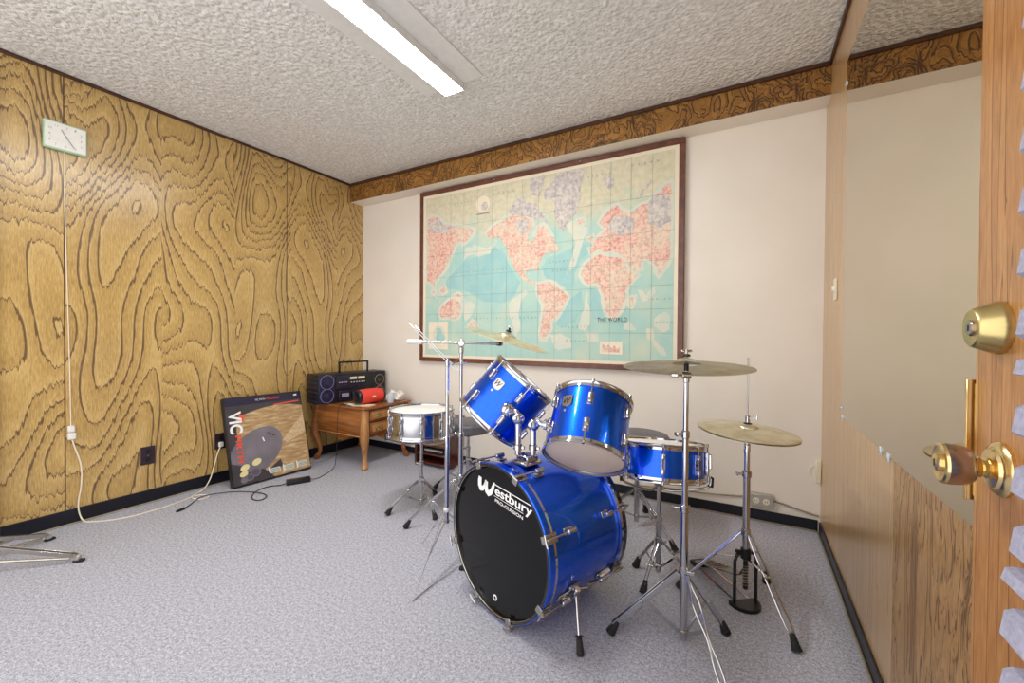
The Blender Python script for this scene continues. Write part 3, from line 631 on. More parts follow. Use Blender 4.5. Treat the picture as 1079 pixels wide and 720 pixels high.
def tom_drum(name, c0, up, r, L, label, n_lug, phase, badge_ang, category='drum', lug='single', shell=None, sub='', bottom='clear_head', extra_hoop=0.):
    """c0: centre of the lower rim, up: unit axis; the rims stand at 0 and L"""
    shell = shell or M['blue']
    up = V(up).normalized(); T = frame(c0, up, (0, -1, 0))
    t = thing(name, c0, label, category)
    rs = r-.011
    MB().lathe([(rs-.006, .012), (rs, .012), (rs, L-.012), (rs-.006, L-.012)], T, shell, 64).lathe([(rs-.006, L-.012), (rs-.007, L-.014), (rs-.007, .014), (rs-.006, .012)], T, M['inner_ply'], 48).build('shell', t)
    MB().lathe(hoop_prof(rs+.001, L-.022, L-.002, .002), T, CH, 64, close=True).build('top_hoop', t)
    MB().lathe([(q, .024-h) for q, h in hoop_prof(rs+.001, .002, .022, .002)][::-1], T, CH, 64, close=True).build('bottom_hoop', t)
    MB().lathe([(rs+.004, L-.020), (rs+.002, L-.0145), (rs-.004, L-.010), (0, L-.009)], T, M['tom_head' if lug == 'single' else 'white_head'], 48).build('batter_head', t)
    MB().lathe([(rs+.004, .020), (rs+.002, .0145), (rs-.004, .010), (0, .009)], T, M[bottom], 48).build('resonant_head', t)
    for k in range(n_lug):
        a = phase + 2*PI*k/n_lug
        d = V((math.cos(a), math.sin(a), 0))
        if lug == 'single':
            for (zc, zt, s) in ((L-.070, L-.004, 1), (.070, .004, -1)):
                F = T @ frame(d*rs + V((0, 0, zc)), d, (0, 0, 1))
                q = MB(); q.box((0, 0, .009), (.042, .017, .018), CH, F, bev=.006, seg=3); q.box((0, 0, .0015), (.046, .021, .004), M['worn_chrome'], F, bev=.001)
                g = q.build('lug', t)
                q = MB().cyl(T @ (d*(rs+.011) + V((0, 0, zc+s*.015))), T @ (d*(rs+.011) + V((0, 0, zt))), .0028, CH, seg=8)
                q.cyl(T @ (d*(rs+.011) + V((0, 0, zt-s*.006))), T @ (d*(rs+.011) + V((0, 0, zt+s*.006))), .0058, CH, seg=10, bev=.001)
                q.build('tension_rod', g)
        else:
            F = T @ frame(d*rs + V((0, 0, L/2)), d, (0, 0, 1))
            q = MB(); q.box((0, 0, .0025), (L*.52, .018, .005), CH, F, bev=.001)
            for s in (-1, 1): q.box((s*L*.19, 0, .010), (L*.15, .014, .020), CH, F, bev=.004, seg=2)
            g = q.build('lug', t)
            for s in (-1, 1):
                zt = L/2+s*(L/2-.004)
                q = MB().cyl(T @ (d*(rs+.012) + V((0, 0, L/2))), T @ (d*(rs+.012) + V((0, 0, zt))), .0028, CH, seg=8)
                q.cyl(T @ (d*(rs+.012) + V((0, 0, zt-s*.007))), T @ (d*(rs+.012) + V((0, 0, zt+s*.006))), .0058, CH, seg=10, bev=.001)
                q.build('tension_rod', g)
    if badge_ang is not None:
        d = V((math.cos(badge_ang), math.sin(badge_ang), 0)); x = V((-math.sin(badge_ang), math.cos(badge_ang), 0))
        badge(T @ frame(d*rs + V((0, 0, L*.66)), d, x), t)
    return t, T, rs

def ang_to(T, p):
    q = T.inverted() @ V(p); return math.atan2(q.y, q.x)

# ---- bass drum
BN = V((-.334, -.943, 0)).normalized(); BC = V((-.786, 1.273, .285)); BL = .42; BR = .275
bd = thing('bass_drum', (BC.x-BN.x*BL/2, BC.y-BN.y*BL/2, 0), 'big blue bass drum lying on its side with a black front head', 'drum')
TB = frame(BC, -BN, V((0, 0, 1)).cross(BN))      # local x = viewer's right, z = into the drum
rs = .262
MB().lathe([(rs, .030), (rs, BL-.030)], TB, M['blue'], 96).build('shell', bd)
for (name, za, zb, s) in (('front_hoop', 0., .036, 1), ('rear_hoop', BL, BL-.036, -1)):
    q = MB()
    q.lathe([(.2635, zb), (BR, zb), (BR+.0004, za+s*.026)], TB, CH, 96)
    q.lathe([(BR+.0004, za+s*.026), (BR, za+s*.003), (BR-.003, za)], TB, M['blue'] if s > 0 else M['black_gloss'], 96)
    q.lathe([(BR-.003, za), (BR-.006, za-s*.0006), (BR-.012, za-s*.0006)], TB, M['black_gloss'], 96)
    q.lathe([(BR-.012, za-s*.0006), (BR-.0135, za+s*.001), (BR-.0135, za+s*.012)], TB, M['worn_chrome'], 96)
    q.lathe([(BR-.0135, za+s*.012), (BR-.0145, zb)], TB, M['black_gloss'], 96)
    q.build(name, bd)
hd = MB().lathe([(.2615, .016), (.2600, .0105), (.2540, .010), (0, .0085)], TB, M['black_head'], 96).build('front_head', bd, label='black front head with white lettering')
MB().lathe([(.2615, BL-.016), (.2600, BL-.0105), (0, BL-.0085)], TB, M['white_head'], 64).build('batter_head', bd)
TH = frame(BC - BN*.0078, BN, V((0, 0, 1)).cross(BN))     # on the head, x to the viewer's right, y up
def rot_at(x, y, deg): return TH @ Matrix.Translation((x, y, 0)) @ Matrix.Rotation(math.radians(deg), 4, 'Z')
lt = MB()
A = rot_at(-.012, .200, -5.6)
Wb, Hb = .208, .044
for (x0, x1, y0, y1) in ((.0, Wb, -.0035, 0),): lt.flat([(x0, y0), (x1, y0), (x1, y1), (x0, y1)], A, M['white_print'])
lt.flat([(.0, -Hb-.0005), (Wb-.050, -Hb-.0005), (Wb-.050, -Hb+.0015), (.0, -Hb+.0015)], A, M['white_print'])
lt.text('estbury', A @ Matrix.Translation((.004, -.0475, 0)), .196, .0435, M['white_print'], .0003, bold=.022)
# the big brush-drawn initial
def stroke(pts, ws, T):
    L_, R2 = [], []
    for i, p in enumerate(pts):
        a = V(pts[max(i-1, 0)]); b = V(pts[min(i+1, len(pts)-1)]); d = (b-a).normalized(); n = V((-d.y, d.x)); p = V(p)
        L_.append(tuple(p+n*ws[i])); R2.append(tuple(p-n*ws[i]))
    for i in range(len(pts)-1): lt.flat([L_[i], L_[i+1], R2[i+1], R2[i]], T, M['white_print'])
Wt = rot_at(-.112, .208, -5)
stroke([(.012, -.002), (.010, -.018), (.012, -.034), (.020, -.045), (.030, -.042), (.040, -.030), (.046, -.014), (.048, -.004)], [.009, .011, .0115, .011, .009, .007, .006, .005], Wt)
stroke([(.050, -.006), (.050, -.026), (.056, -.042), (.066, -.048), (.078, -.040), (.088, -.024), (.094, -.006), (.098, .004)], [.009, .010, .011, .011, .010, .008, .006, .003], Wt)
lt.text('PRO-CUSSION', rot_at(-.010, .1365, -6.6), .150, .0118, M['white_print'], .0003, bold=.012)
lt.build('lettering', hd)
MB().lathe([(.006, .002), (.010, .0022), (.011, 0)], TH @ Matrix.Translation((-.005, -.212, 0)), M['white_print'], 20).build('air_vent', hd)
# claws, T-rods and tube lugs
def claw(a, front, t_handle=True):
    d = V((math.cos(a), math.sin(a), 0)); s = 1 if front else -1; z0 = 0 if front else BL
    def P(r, z): return TB @ (d*r + V((0, 0, z0 + s*z)))
    tang = (TB.to_3x3() @ V((-math.sin(a), math.cos(a), 0))).normalized()
    out = (TB.to_3x3() @ d).normalized()
    q = MB()
    q.bar(P(.2735+.004, -.004), P(.2735+.004, .045), .030, .004, M['worn_chrome'], up=out)
    q.bar(P(.255, -.0025), P(.2795, -.0025), .026, .004, M['worn_chrome'], up=BN*s)
    q.cyl(P(.2865, -.006), P(.2865, .030), .0055, M['worn_chrome'], seg=10, bev=.001)
    c = q.build('claw', bd)
    q = MB().cyl(P(.2865, -.012), P(.2865, .098), .0032, CH, seg=8)
    if t_handle: q.tube([P(.2865, -.012)-tang*.020, P(.2865, -.013), P(.2865, -.012)+tang*.020], .0036, CH)
    q.build('tension_rod', c)
    F = frame(TB @ (d*.262 + V((0, 0, z0+s*.108))), out, -BN)
    q = MB().box((0, 0, .0045), (.044, .024, .009), M['worn_chrome'], F, bev=.003, seg=2).cyl(F @ V((-.02, 0, .0235)), F @ V((.02, 0, .0235)), .009, CH, seg=16, bev=.002)
    q.box((0, 0, .012), (.020, .012, .014), M['worn_chrome'], F)
    q.build('lug', bd)
# angle 0 = viewer's right, positive angles turn downwards
for a in (-153, -112, -66, -20.5, 31, 73, 114, 160): claw(math.radians(a), True)
for a in (-20.5, 31, 73, 114, 160, -153): claw(math.radians(a), False, False)
# spurs
def spur(a_deg, foot, zs):
    a = math.radians(a_deg); d = V((math.cos(a), math.sin(a), 0)); out = (TB.to_3x3() @ d).normalized()
    p = TB @ (d*.262 + V((0, 0, zs))); F = frame(p, out, -BN)
    q = MB().box((0, 0, .006), (.050, .036, .012), M['worn_chrome'], F, bev=.003).cyl(F @ V((0, -.018, .022)), F @ V((0, .018, .022)), .012, CH, seg=16, bev=.002).box((0, 0, .015), (.022, .026, .02), M['worn_chrome'], F, bev=.002)
    tang = F.to_3x3() @ V((0, 1, 0)); q.cyl(F @ V((.014, .014, .022)), F @ V((.034, .020, .034)), .0035, CH, seg=8)
    s = q.build('spur_bracket', bd)
    f = V(foot); top = F @ V((0, 0, .022))
    g = MB().cyl(top, f + (top-f).normalized()*.03, .0052, CH, seg=12).build('spur_rod', s)
    MB().cyl((f.x, f.y, 0), f + (top-f).normalized()*.05 , .0125, M['rubber'], r1=.0095, seg=16, bev=.003).lathe([(.0075, 0), (.014, .001), (.014, .004), (.0075, .006)], frame(f + (top-f).normalized()*.05, top-f), M['rubber'], 16).build('rubber_foot', s)
spur(27, (-.455, 1.262, 0), .150)
spur(142, (-1.085, 1.475, 0), .115)
q = MB()
for a in (33,):
    a = math.radians(a); d = V((math.cos(a), math.sin(a), 0)); out = (TB.to_3x3() @ d).normalized(); F = frame(TB @ (d*.262 + V((0, 0, BL-.08))), out, -BN)
    q.box((0, 0, .008), (.05, .034, .016), M['ivory'], F, bev=.003).cyl(F @ V((-.10, .0, .020)), F @ V((.03, .0, .020)), .003, CH, seg=8)
q.build('rear_bracket', bd)

# ---- tom holder on top of the bass drum (part of it)
mount = TB @ V((0, 0, .115)); PB = V((-.715, 1.385, .285+.262))
q = MB()
Fm = frame(PB - V((0, 0, .004)), (0, 0, 1), BN)
q.box((0, 0, .010), (.085, .075, .012), M['worn_chrome'], Fm, bev=.003); q.box((0, 0, .026), (.060, .062, .026), CH, Fm, bev=.005)
th = q.build('tom_holder', bd)
P1 = PB + V((-.030, -.018, 0)); P2 = PB + V((.022, .004, 0))
LTu = V((.560, .328, .757)).normalized(); LTc = V((-.900, 1.544, .749)); LT0, LT1 = LTc-LTu*.126, LTc+LTu*.126
RT0, RTu = V((-.489, 1.368, .596)), V((-.063, .609, .791)).normalized()
RL = .238; RTc = RT0 + RTu*RL*.5
def post(p, h, parent):
    q = MB().cyl(p + V((0, 0, .03)), p + V((0, 0, h)), .0115, CH, seg=20, bev=.002)
    q.lathe([(.0118, .05), (.0165, .052), (.0165, .07), (.0118, .072)], frame(p, (0, 0, 1)), CH, 20)
    q.box((.018, 0, .061), (.02, .008, .012), CH, Matrix.Translation(p), bev=.002)
    return q.build('post', parent)
post(P1, .160, th); post(P2, .135, th)
def ball_joint(c, parent):
    return MB().ball(c, .023, CH, 20).lathe([(.0165, -.012), (.019, -.006), (.019, .006), (.0165, .012)], frame(V(c), (0, -1, .2)), M['worn_chrome'], 20).cyl(V(c)+V((-.0, -.03, .006)), V(c)+V((0, -.018, .004)), .009, CH, seg=12, bev=.002).build('ball_joint', parent)
J1 = P1 + V((0, 0, .168)); J2 = P2 + V((0, 0, .145))
ball_joint(J1, th); ball_joint(J2, th)
vl = (LTc - V((0, 0, 0)) - J1); rl = .158
# bracket point on the left tom's shell: the side nearest the holder
def shell_point(c, u, r, p):
    d = V(p)-V(c); d = (d-u*d.dot(u)).normalized(); return V(c)+d*r, d
SLp, SLd = shell_point(LTc - LTu*.01, LTu, .146, J1 + V((0, -.05, 0)))
SRp, SRd = shell_point(RTc - RTu*.01, RTu, .138, J2)
q = MB().tube([J1, J1 + V((-.012, .006, .03)), SLp + SLd*.045, SLp + SLd*.022], .0105, CH, 14, smooth_path=2); q.build('left_arm', th)
q = MB().tube([J2, J2 + V((.02, .01, .012)), SRp + SRd*.04, SRp + SRd*.022], .0105, CH, 14, smooth_path=2); q.build('right_arm', th)

# ---- toms
def tom_bracket(t, p, d, u):
    F = frame(p, d, u)
    MB().lathe([(0, .002), (.030, .002), (.032, -.004)], F, M['worn_chrome'], 24).lathe([(.030, .002), (.026, .010), (.018, .014), (.0165, .026), (.0108, .028)], F, CH, 24).cyl(F @ V((.012, -.022, .018)), F @ V((.012, .030, .018)), .0035, CH, seg=8).cyl(F @ V((.012, .022, .018)), F @ V((.012, .034, .018)), .007, CH, seg=10, bev=.002).build('mount_bracket', t)
view_l = (CAM - LTc)
TLm = frame(LT0, LTu, (0, -1, 0)); aL = ang_to(TLm, CAM)
lt_, TL, rsl = tom_drum('tom_drum', LT0, LTu, .157, .252, 'left blue tom tilted steeply towards the right tom', 6, aL+math.radians(14), aL-math.radians(26))
tom_bracket(lt_, SLp, SLd, LTu)
TRm = frame(RT0, RTu, (0, -1, 0)); aR = ang_to(TRm, CAM)
rt_, TR, rsr = tom_drum('tom_drum', RT0, RTu, .149, RL, 'right blue tom showing its pale underside, above the bass drum', 6, aR+math.radians(-4), aR-math.radians(38))
tom_bracket(rt_, SRp, SRd, RTu)

# ------------------------------------------------------------------ stands
def rubber_foot(p, d, parent, r=.016, h=.05):
    """ribbed rubber tip at floor point p, leg direction d (upwards)"""
    p = V(p); d = V(d).normalized(); k = V((d.x*.55, d.y*.55, max(d.z, .5))).normalized()
    pr = [(0, 0)]
    for i in range(5):
        a = r*(1-.10*i); z = h*i/5; pr += [(a, z+.001), (a, z+h*.13), (a*.86, z+h*.15), (a*.86, z+h*.19)]
    pr += [(r*.5, h), (0, h)]
    F = frame(p + V((0, 0, .5*r*math.hypot(k.x, k.y))), k)
    return MB().lathe(pr, F, M['rubber'], 16).build('rubber_foot', parent)
def tripod(t, c, hub, low, feet, w=.011, double=True, brace=True, foot_r=.016, rod=False):
    """legs from the hub height to each foot, with braces to a lower collar"""
    cx_, cy_ = c
    MB().cyl((cx_, cy_, hub-.012), (cx_, cy_, hub+.022), .0165, CH, seg=20, bev=.003).box((cx_+.02, cy_-.01, hub+.008), (.028, .008, .014), CH, bev=.003).build('leg_hub', t)
    MB().cyl((cx_, cy_, low-.010), (cx_, cy_, low+.012), .0145, M['worn_chrome'], seg=20, bev=.003).build('brace_collar', t)
    for f in feet:
        f = V((f[0], f[1], 0)); rad = V((f.x-cx_, f.y-cy_, 0)); L = rad.length; rd = rad.normalized(); side = rd.cross(V((0, 0, 1)))
        top = V((cx_, cy_, hub)) + rd*.018; tip = V((f.x, f.y, .034)) - rd*.010
        q = MB()
        if rod:
            for s in (-1, 1): q.tube([top+side*s*.006, top.lerp(tip, .25)+side*s*.013, top.lerp(tip, .8)+side*s*.012, tip+side*s*.002], .003, CH, 8)
        elif double:
            for s in (-1, 1): q.bar(top+side*s*.0075, tip+side*s*.005, .0022, w, CH, up=(rd.x*.0, 0, 1) if abs(rd.z) < .9 else (1, 0, 0))
            mid = top.lerp(tip, .55); q.cyl(mid-side*.012, mid+side*.012, .004, M['worn_chrome'], seg=10)
        else:
            q.tube([top, tip], w*.55, CH, 10)
        lg_ = q.build('leg', t)
        rubber_foot(f, top-tip, lg_, foot_r)
        if brace:
            q = MB(); mid = top.lerp(tip, .52); lo = V((cx_, cy_, low)) + rd*.014
            if rod:
                for s in (-1, 1): q.tube([lo+side*s*.004, mid+side*s*.010], .0024, CH, 6)
            else: q.bar(lo, mid, .0028, .011, CH, up=side.cross(mid-lo))
            q.build('brace', lg_)
def tube_seg(t, name, c, z0, z1, r, tilt=None):
    return MB().cyl((c[0], c[1], z0), (c[0], c[1], z1), r, CH, seg=20, bev=.0015).build(name, t)
def clamp(t, c, z, r=.0165, d=(1, -.3)):
    d = V((d[0], d[1], 0)).normalized(); p = V((c[0], c[1], z))
    q = MB().cyl(p-V((0, 0, .013)), p+V((0, 0, .013)), r, CH, seg=18, bev=.003).cyl(p+d*r*.7, p+d*(r+.016), .0045, CH, seg=10)
    q.box((0, 0, 0), (.006, .026, .014), CH, frame(p+d*(r+.018), (0, 0, 1), d), bev=.003)
    return q.build('height_clamp', t)

def cymbal(name, c, n, r, m, label, group=None, bell=.05, bh=.022, flip=False):
    n = V(n).normalized(); T = frame(c, n)
    h = .020*(r/.23); s = -1 if flip else 1
    pr = []
    for i in range(25):
        u = r*(1-i/24*(1-bell/r)); x = (r-u)/(r-bell); pr.append((u, h*(x**.8)))
    for i in range(1, 9): a = PI/2*i/8; pr.append((bell*math.cos(a) if i < 8 else .006, h + bh*math.sin(a)))
    th_ = .0011
    prof = [(u, s*(z+th_)) for u, z in pr] + [(u, s*z) for u, z in pr[::-1]]
    q = MB().lathe(prof, T, m, 72, close=True)
    o = q.build(name, loc=c, label=label, category='cymbal'); 
    if group: o['group'] = group
    return o

# ---- ride cymbal and its straight stand, in front
RC = (-.178, 1.492)
rst = thing('cymbal_stand', (RC[0], RC[1], 0), 'straight chrome cymbal stand nearest the camera, right of the bass drum', 'cymbal stand')
tripod(rst, RC, .236, .035, [(-.402, 1.410), (-.055, 1.612)], w=.019)
f = V((-.036, 1.287, 0)); rd = (f-V((RC[0], RC[1], 0))).normalized(); side = rd.cross(V((0, 0, 1))); top = V((RC[0], RC[1], .236))+rd*.018; tip = V((f.x, f.y, .036))-rd*.012
q = MB()
for s in (-1, 1): q.tube([top+side*s*.004] + [top.lerp(tip, u)+side*s*w_ for u, w_ in ((.12, .004), (.25, .012), (.40, .010), (.55, .003), (.66, .003), (.80, .010), (.95, .009))] + [tip+side*s*.003], .0030, CH, 8, smooth_path=1)
lg_ = q.build('leg', rst); rubber_foot(f, top-tip, lg_)
lo = V((RC[0], RC[1], .035))+rd*.014; MB().bar(lo, top.lerp(tip, .52), .0028, .011, CH, up=side.cross(rd)).build('brace', lg_)
tube_seg(rst, 'lower_tube', RC, .012, .452, .0125)
clamp(rst, RC, .452, .017, (-1, -.2)); tube_seg(rst, 'middle_tube', RC, .46, .700, .0098); tube_seg(rst, 'upper_tube', RC, .70, .880, .0085)
clamp(rst, RC, .700, .0135, (-.9, -.6))
g = Vector((RC[0], RC[1], 0)).normalized(); RN = V((g.x*math.sin(math.radians(11)), g.y*math.sin(math.radians(11)), math.cos(math.radians(11))))
P0 = V((RC[0], RC[1], .896))
MB().cyl((RC[0], RC[1], .872), (RC[0], RC[1], .888), .0105, CH, seg=16, bev=.002).cyl(P0-V((.013, .006, 0)), P0+V((.013, .006, 0)), .0115, M['worn_chrome'], seg=18, bev=.002).cyl(P0-V((.03, .014, 0)), P0-V((.012, .006, 0)), .004, CH, seg=8).box((0, 0, 0), (.024, .006, .014), M['worn_chrome'], Matrix.Translation(P0-V((.034, .016, 0))), bev=.003).cyl(P0, P0+RN*.085, .0035, M['worn_chrome'], seg=10).build('tilter', rst)
RCC = P0 + RN*.021
MB().cyl(RCC+RN*.042, RCC+RN*.050, .0125, M['black_plastic'], seg=18, bev=.002).cyl(RCC+RN*.050, RCC+RN*.066, .0055, M['worn_chrome'], seg=12).box((0, 0, 0), (.036, .007, .009), M['worn_chrome'], frame(RCC+RN*.062, RN, (1, .3, 0)), bev=.003).build('wing_nut', rst)
cymbal('cymbal', RCC, RN, .204, M['cymbal'], 'large bronze cymbal on the straight stand, above the hi-hat', bell=.046, bh=.018)
MB().cyl(RCC-RN*.006, RCC+RN*.0185, .0075, M['black_plastic'], seg=12).build('felt_sleeve', rst)

# ---- boom stand at the left
BP = V((-1.318, 1.785, 0))
bst = thing('boom_cymbal_stand', BP, 'chrome boom cymbal stand behind the left side of the bass drum', 'cymbal stand')
tripod(bst, (BP.x, BP.y), .27, .04, [(-1.571, 1.639), (-1.20, 2.02), (-1.12, 1.60)], w=.012)
tube_seg(bst, 'lower_tube', BP, .015, .5, .0125); clamp(bst, BP, .5, .0165, (-1, .3)); tube_seg(bst, 'upper_tube', BP, .5, .955, .0095)
MB().cyl((BP.x, BP.y, .93), (BP.x, BP.y, .966), .0135, CH, seg=18, bev=.004).cyl(BP+V((-.010, .015, .985)), BP+V((.010, -.015, .985)), .019, CH, seg=20, bev=.004).build('boom_joint', bst)
bdv = V((.425, .272, -.010)).normalized(); BT = V((BP.x, BP.y, .986))
MB().cyl(BT-bdv*.20, BT+bdv*.190, .0062, CH, seg=14).build('boom_arm', bst)
MB().cyl(BT-bdv*.285, BT-bdv*.200, .0125, M['white_plastic'], seg=18, bev=.006).build('boom_handle', bst)
CD = V((.385, .216, -.134)).normalized(); CN = CD.cross((V((-1.095, 1.872, 1.0))-CAM)).normalized(); CN = CN if CN.z > 0 else -CN
vv = (CAM-V((-1.095, 1.872, 1.0))).normalized(); CN = (CN + vv*.075).normalized()
TP = BT+bdv*.205; CC = V((-1.098, 1.876, 1.005))
MB().cyl(TP-bdv*.02, TP+bdv*.012, .0105, M['worn_chrome'], seg=14, bev=.002).cyl(TP+V((.0, .012, 0)), TP-V((.0, .012, 0)), .011, M['black_metal'], seg=14, bev=.002).tube([TP+bdv*.008, TP.lerp(CC, .5), CC-CN*.004, CC+CN*.062], .0036, M['worn_chrome']).build('tilter', bst)
MB().cyl(CC+CN*.042, CC+CN*.052, .014, M['black_plastic'], seg=18, bev=.002).cyl(CC+CN*.052, CC+CN*.066, .005, M['black_metal'], seg=12).box((0, 0, 0), (.030, .006, .010), M['worn_chrome'], frame(CC+CN*.068, CN, (1, .3, 0)), bev=.002).build('wing_nut', bst)
cymbal('cymbal', CC, CN, .228, M['cymbal_pale'], 'thin pale bronze cymbal tilted in front of the world map', bell=.046, bh=.018)

# ---- hi-hat
HC = (.001, 1.818)
hst = thing('hihat_stand', (HC[0], HC[1], 0), 'chrome hi-hat stand with a black pedal frame near the right wall', 'cymbal stand')
HH = .281
MB().cyl((HC[0], HC[1], HH-.014), (HC[0], HC[1], HH+.014), .0165, CH, seg=20, bev=.003).build('leg_hub', hst)
for f in ((-.235, 1.812), (.150, 1.632), (.078, 2.036)):
    f = V((f[0], f[1], 0)); rd = (f-V((HC[0], HC[1], 0))).normalized(); side = rd.cross(V((0, 0, 1)))
    top = V((HC[0], HC[1], HH))+rd*.016; tip = V((f.x, f.y, .036))-rd*.012
    q = MB()
    for s in (-1, 1): q.tube([top+side*s*.005, top.lerp(tip, .15)+side*s*.010, top.lerp(tip, .9)+side*s*.012, tip+side*s*.002], .0032, CH, 8)
    mid = top.lerp(tip, .45); q.cyl(mid-side*.014, mid+side*.014, .004, M['worn_chrome'], seg=10)
    lg_ = q.build('leg', hst); rubber_foot(f, top-tip, lg_, .016)
    q = MB(); lo = V((HC[0], HC[1], .185))+rd*.012; q.bar(lo, mid, .009, .0025, CH, up=side.cross(mid-lo)); q.build('brace', lg_)
tube_seg(hst, 'lower_tube', HC, .20, .495, .0125); clamp(hst, HC, .505, .0165, (-1, -.3)); tube_seg(hst, 'upper_tube', HC, .51, .632, .0098)
MB().lathe([(.0115, 0), (.0115, .026), (.009, .03), (.02, .036), (.02, .042), (.004, .044)], frame((HC[0], HC[1], .590), (0, 0, 1)), CH, 20).build('cymbal_seat', hst)
tube_seg(hst, 'pull_rod', HC, .60, .948, .0030)
MB().cyl((HC[0], HC[1], .690), (HC[0], HC[1], .700), .015, M['black_plastic'], seg=18, bev=.002).cyl((HC[0], HC[1], .700), (HC[0], HC[1], .728), .0085, CH, seg=16, bev=.002).cyl((HC[0]-.002, HC[1], .716), (HC[0]+.03, HC[1]-.01, .722), .0035, CH, seg=8).box((HC[0]+.03, HC[1]-.01, .724), (.008, .006, .022), CH, bev=.002).build('hihat_clutch', hst)
# black U frame and pedal. pd: from the post towards the player
pd = V((-.62, .78, 0)).normalized(); ps = pd.cross(V((0, 0, 1)))
hc3 = V((HC[0], HC[1], 0))
q = MB()
q.tube([hc3+ps*.045+V((0, 0, .012)), hc3+ps*.045+V((0, 0, .175)), hc3+ps*.036+V((0, 0, .198)), hc3+ps*.014+V((0, 0, .205)), hc3-ps*.014+V((0, 0, .205)), hc3-ps*.036+V((0, 0, .198)), hc3-ps*.045+V((0, 0, .175)), hc3-ps*.045+V((0, 0, .012))], .0062, M['black_metal'], 12)
q.cyl(hc3+V((0, 0, .180)), hc3+V((0, 0, .222)), .018, M['black_metal'], seg=18, bev=.003)
q.cyl(hc3+V((-.014, -.01, .208)), hc3+V((-.034, -.022, .212)), .007, M['black_metal'], seg=10, bev=.002)
q.build('pedal_frame', hst)
q = MB().cyl(hc3+V((0, 0, .065)), hc3+V((0, 0, .18)), .0085, M['black_metal'], seg=12)
q.tube([hc3+V((.010*math.cos(k*.9), .010*math.sin(k*.9), .075+.0035*k*.42)) for k in range(60)], .0018, M['worn_chrome'], 6)
q.build('spring_tube', hst)
bp_ = [(.056*math.sin(PI*k/10), -.056*math.cos(PI*k/10)) for k in range(11)]
Fq = Matrix((( -pd.x, ps.x, 0, hc3.x), (-pd.y, ps.y, 0, hc3.y), (0, 0, 1, 0), (0, 0, 0, 1)))
q = MB().prism([(x-.004, y) for x, y in bp_]+[(-.018, .056), (-.018, -.056)], .014, Fq, M['black_metal']).build('base_plate', hst)
q = MB()
a0 = hc3+pd*.03+V((0, 0, .100)); a1 = hc3+pd*.27+V((0, 0, .026))
Tp = frame((a0+a1)/2, ps.cross(a1-a0) if (ps.cross(a1-a0)).z > 0 else -ps.cross(a1-a0), a1-a0)
Lp = (a1-a0).length
q.prism([(-Lp/2, -.020), (-Lp*.2, -.026), (Lp*.25, -.034), (Lp/2, -.034), (Lp/2, .034), (Lp*.25, .034), (-Lp*.2, .026), (-Lp/2, .020)], .006, Tp, M['worn_chrome'])
for k in range(5): q.box((-.02+k*.025, 0, .007), (.004, .05, .003), M['nickel'], Tp)
q.build('footboard', hst)
q = MB().box((0, 0, .010), (.045, .074, .018), M['black_metal'], frame(hc3+pd*.285, (0, 0, 1), pd), bev=.003)
for s in (-1, 1): q.tube([hc3+ps*.030*s+pd*.02+V((0, 0, .010)), hc3+ps*.030*s+pd*.27+V((0, 0, .010))], .0035, CH, 8)
q.build('heel_plate', hst)
q = MB().bar(a0+V((0, 0, .004)), hc3+V((0, 0, .15)), .010, .004, M['black_metal'], up=pd); q.build('pull_strap', hst)
HN = V((.07, -.02, 1)).normalized()
cymbal('hihat_cymbal', V((HC[0], HC[1], .668)), HN, .172, M['cymbal'], 'upper cymbal of the hi-hat pair on the pedal stand', 'hi-hat cymbals', bell=.036, bh=.014)
cymbal('hihat_cymbal', V((HC[0], HC[1], .6645)), HN, .172, M['cymbal'], 'lower cymbal of the hi-hat pair, facing down under the upper one', 'hi-hat cymbals', bell=.036, bh=.014, flip=True)

# ---- snares
def snare_stand(name, c, ztop, feet, hub, low, label, upper_r=.0085, tilt=None):
    t = thing(name, (c[0], c[1], 0), label, 'drum stand')
    tripod(t, c, hub, low, feet, w=.010, foot_r=.0165)
    tube_seg(t, 'lower_tube', c, low-.022, hub+.10, .0115); clamp(t, c, hub+.10, .0155, (-1, -.4)); tube_seg(t, 'upper_tube', c, hub+.10, ztop-.045, upper_r)
    p = V((c[0], c[1], ztop-.045))
    MB().cyl(p-V((0, 0, .01)), p+V((0, 0, .012)), .018, CH, seg=18, bev=.004).build('basket_hub', t)
    R3 = V((0, 0, 1)).rotation_difference(V(tilt)).to_matrix() if tilt else Matrix.Identity(3)
    o = V((c[0], c[1], ztop))
    for k in range(3):
        a = math.radians(-5+120*k); d = V((math.cos(a), math.sin(a), 0))
        W = lambda r, z: o + R3 @ (d*r + V((0, 0, z)))
        q = MB().tube([p+d*.012, p+d*.05-V((0, 0, .008)), W(.15, -.028), W(.199, -.012), W(.202, .022)], .0052, CH, 10, smooth_path=2)
        ar = q.build('basket_arm', t)
        MB().tube([W(.190, -.007), W(.204, -.009), W(.206, .024), W(.199, .026)], .0060, M['rubber'], 8).build('rubber_grip', ar)
    return t
S1 = (-1.680, 1.884)
snare_stand('snare_stand', S1, .436, [(-1.775, 1.705), (-1.500, 1.800), (-1.735, 2.080)], .165, .045, 'chrome three-legged stand under the chrome snare drum')
aS = math.atan2(-S1[1], -S1[0])
def strainer(t, T, rs, L, a):
    d = V((math.cos(a), math.sin(a), 0)); F = T @ frame(d*rs + V((0, 0, L/2)), d, (0, 0, 1))
    MB().box((0, 0, .008), (L*.62, .026, .016), CH, F, bev=.004, seg=2).box((.01, 0, .02), (L*.4, .012, .012), CH, F, bev=.003).cyl(F @ V((-L*.3, 0, .012)), F @ V((-L*.48, 0, .012)), .005, CH, seg=10).build('strainer', t)
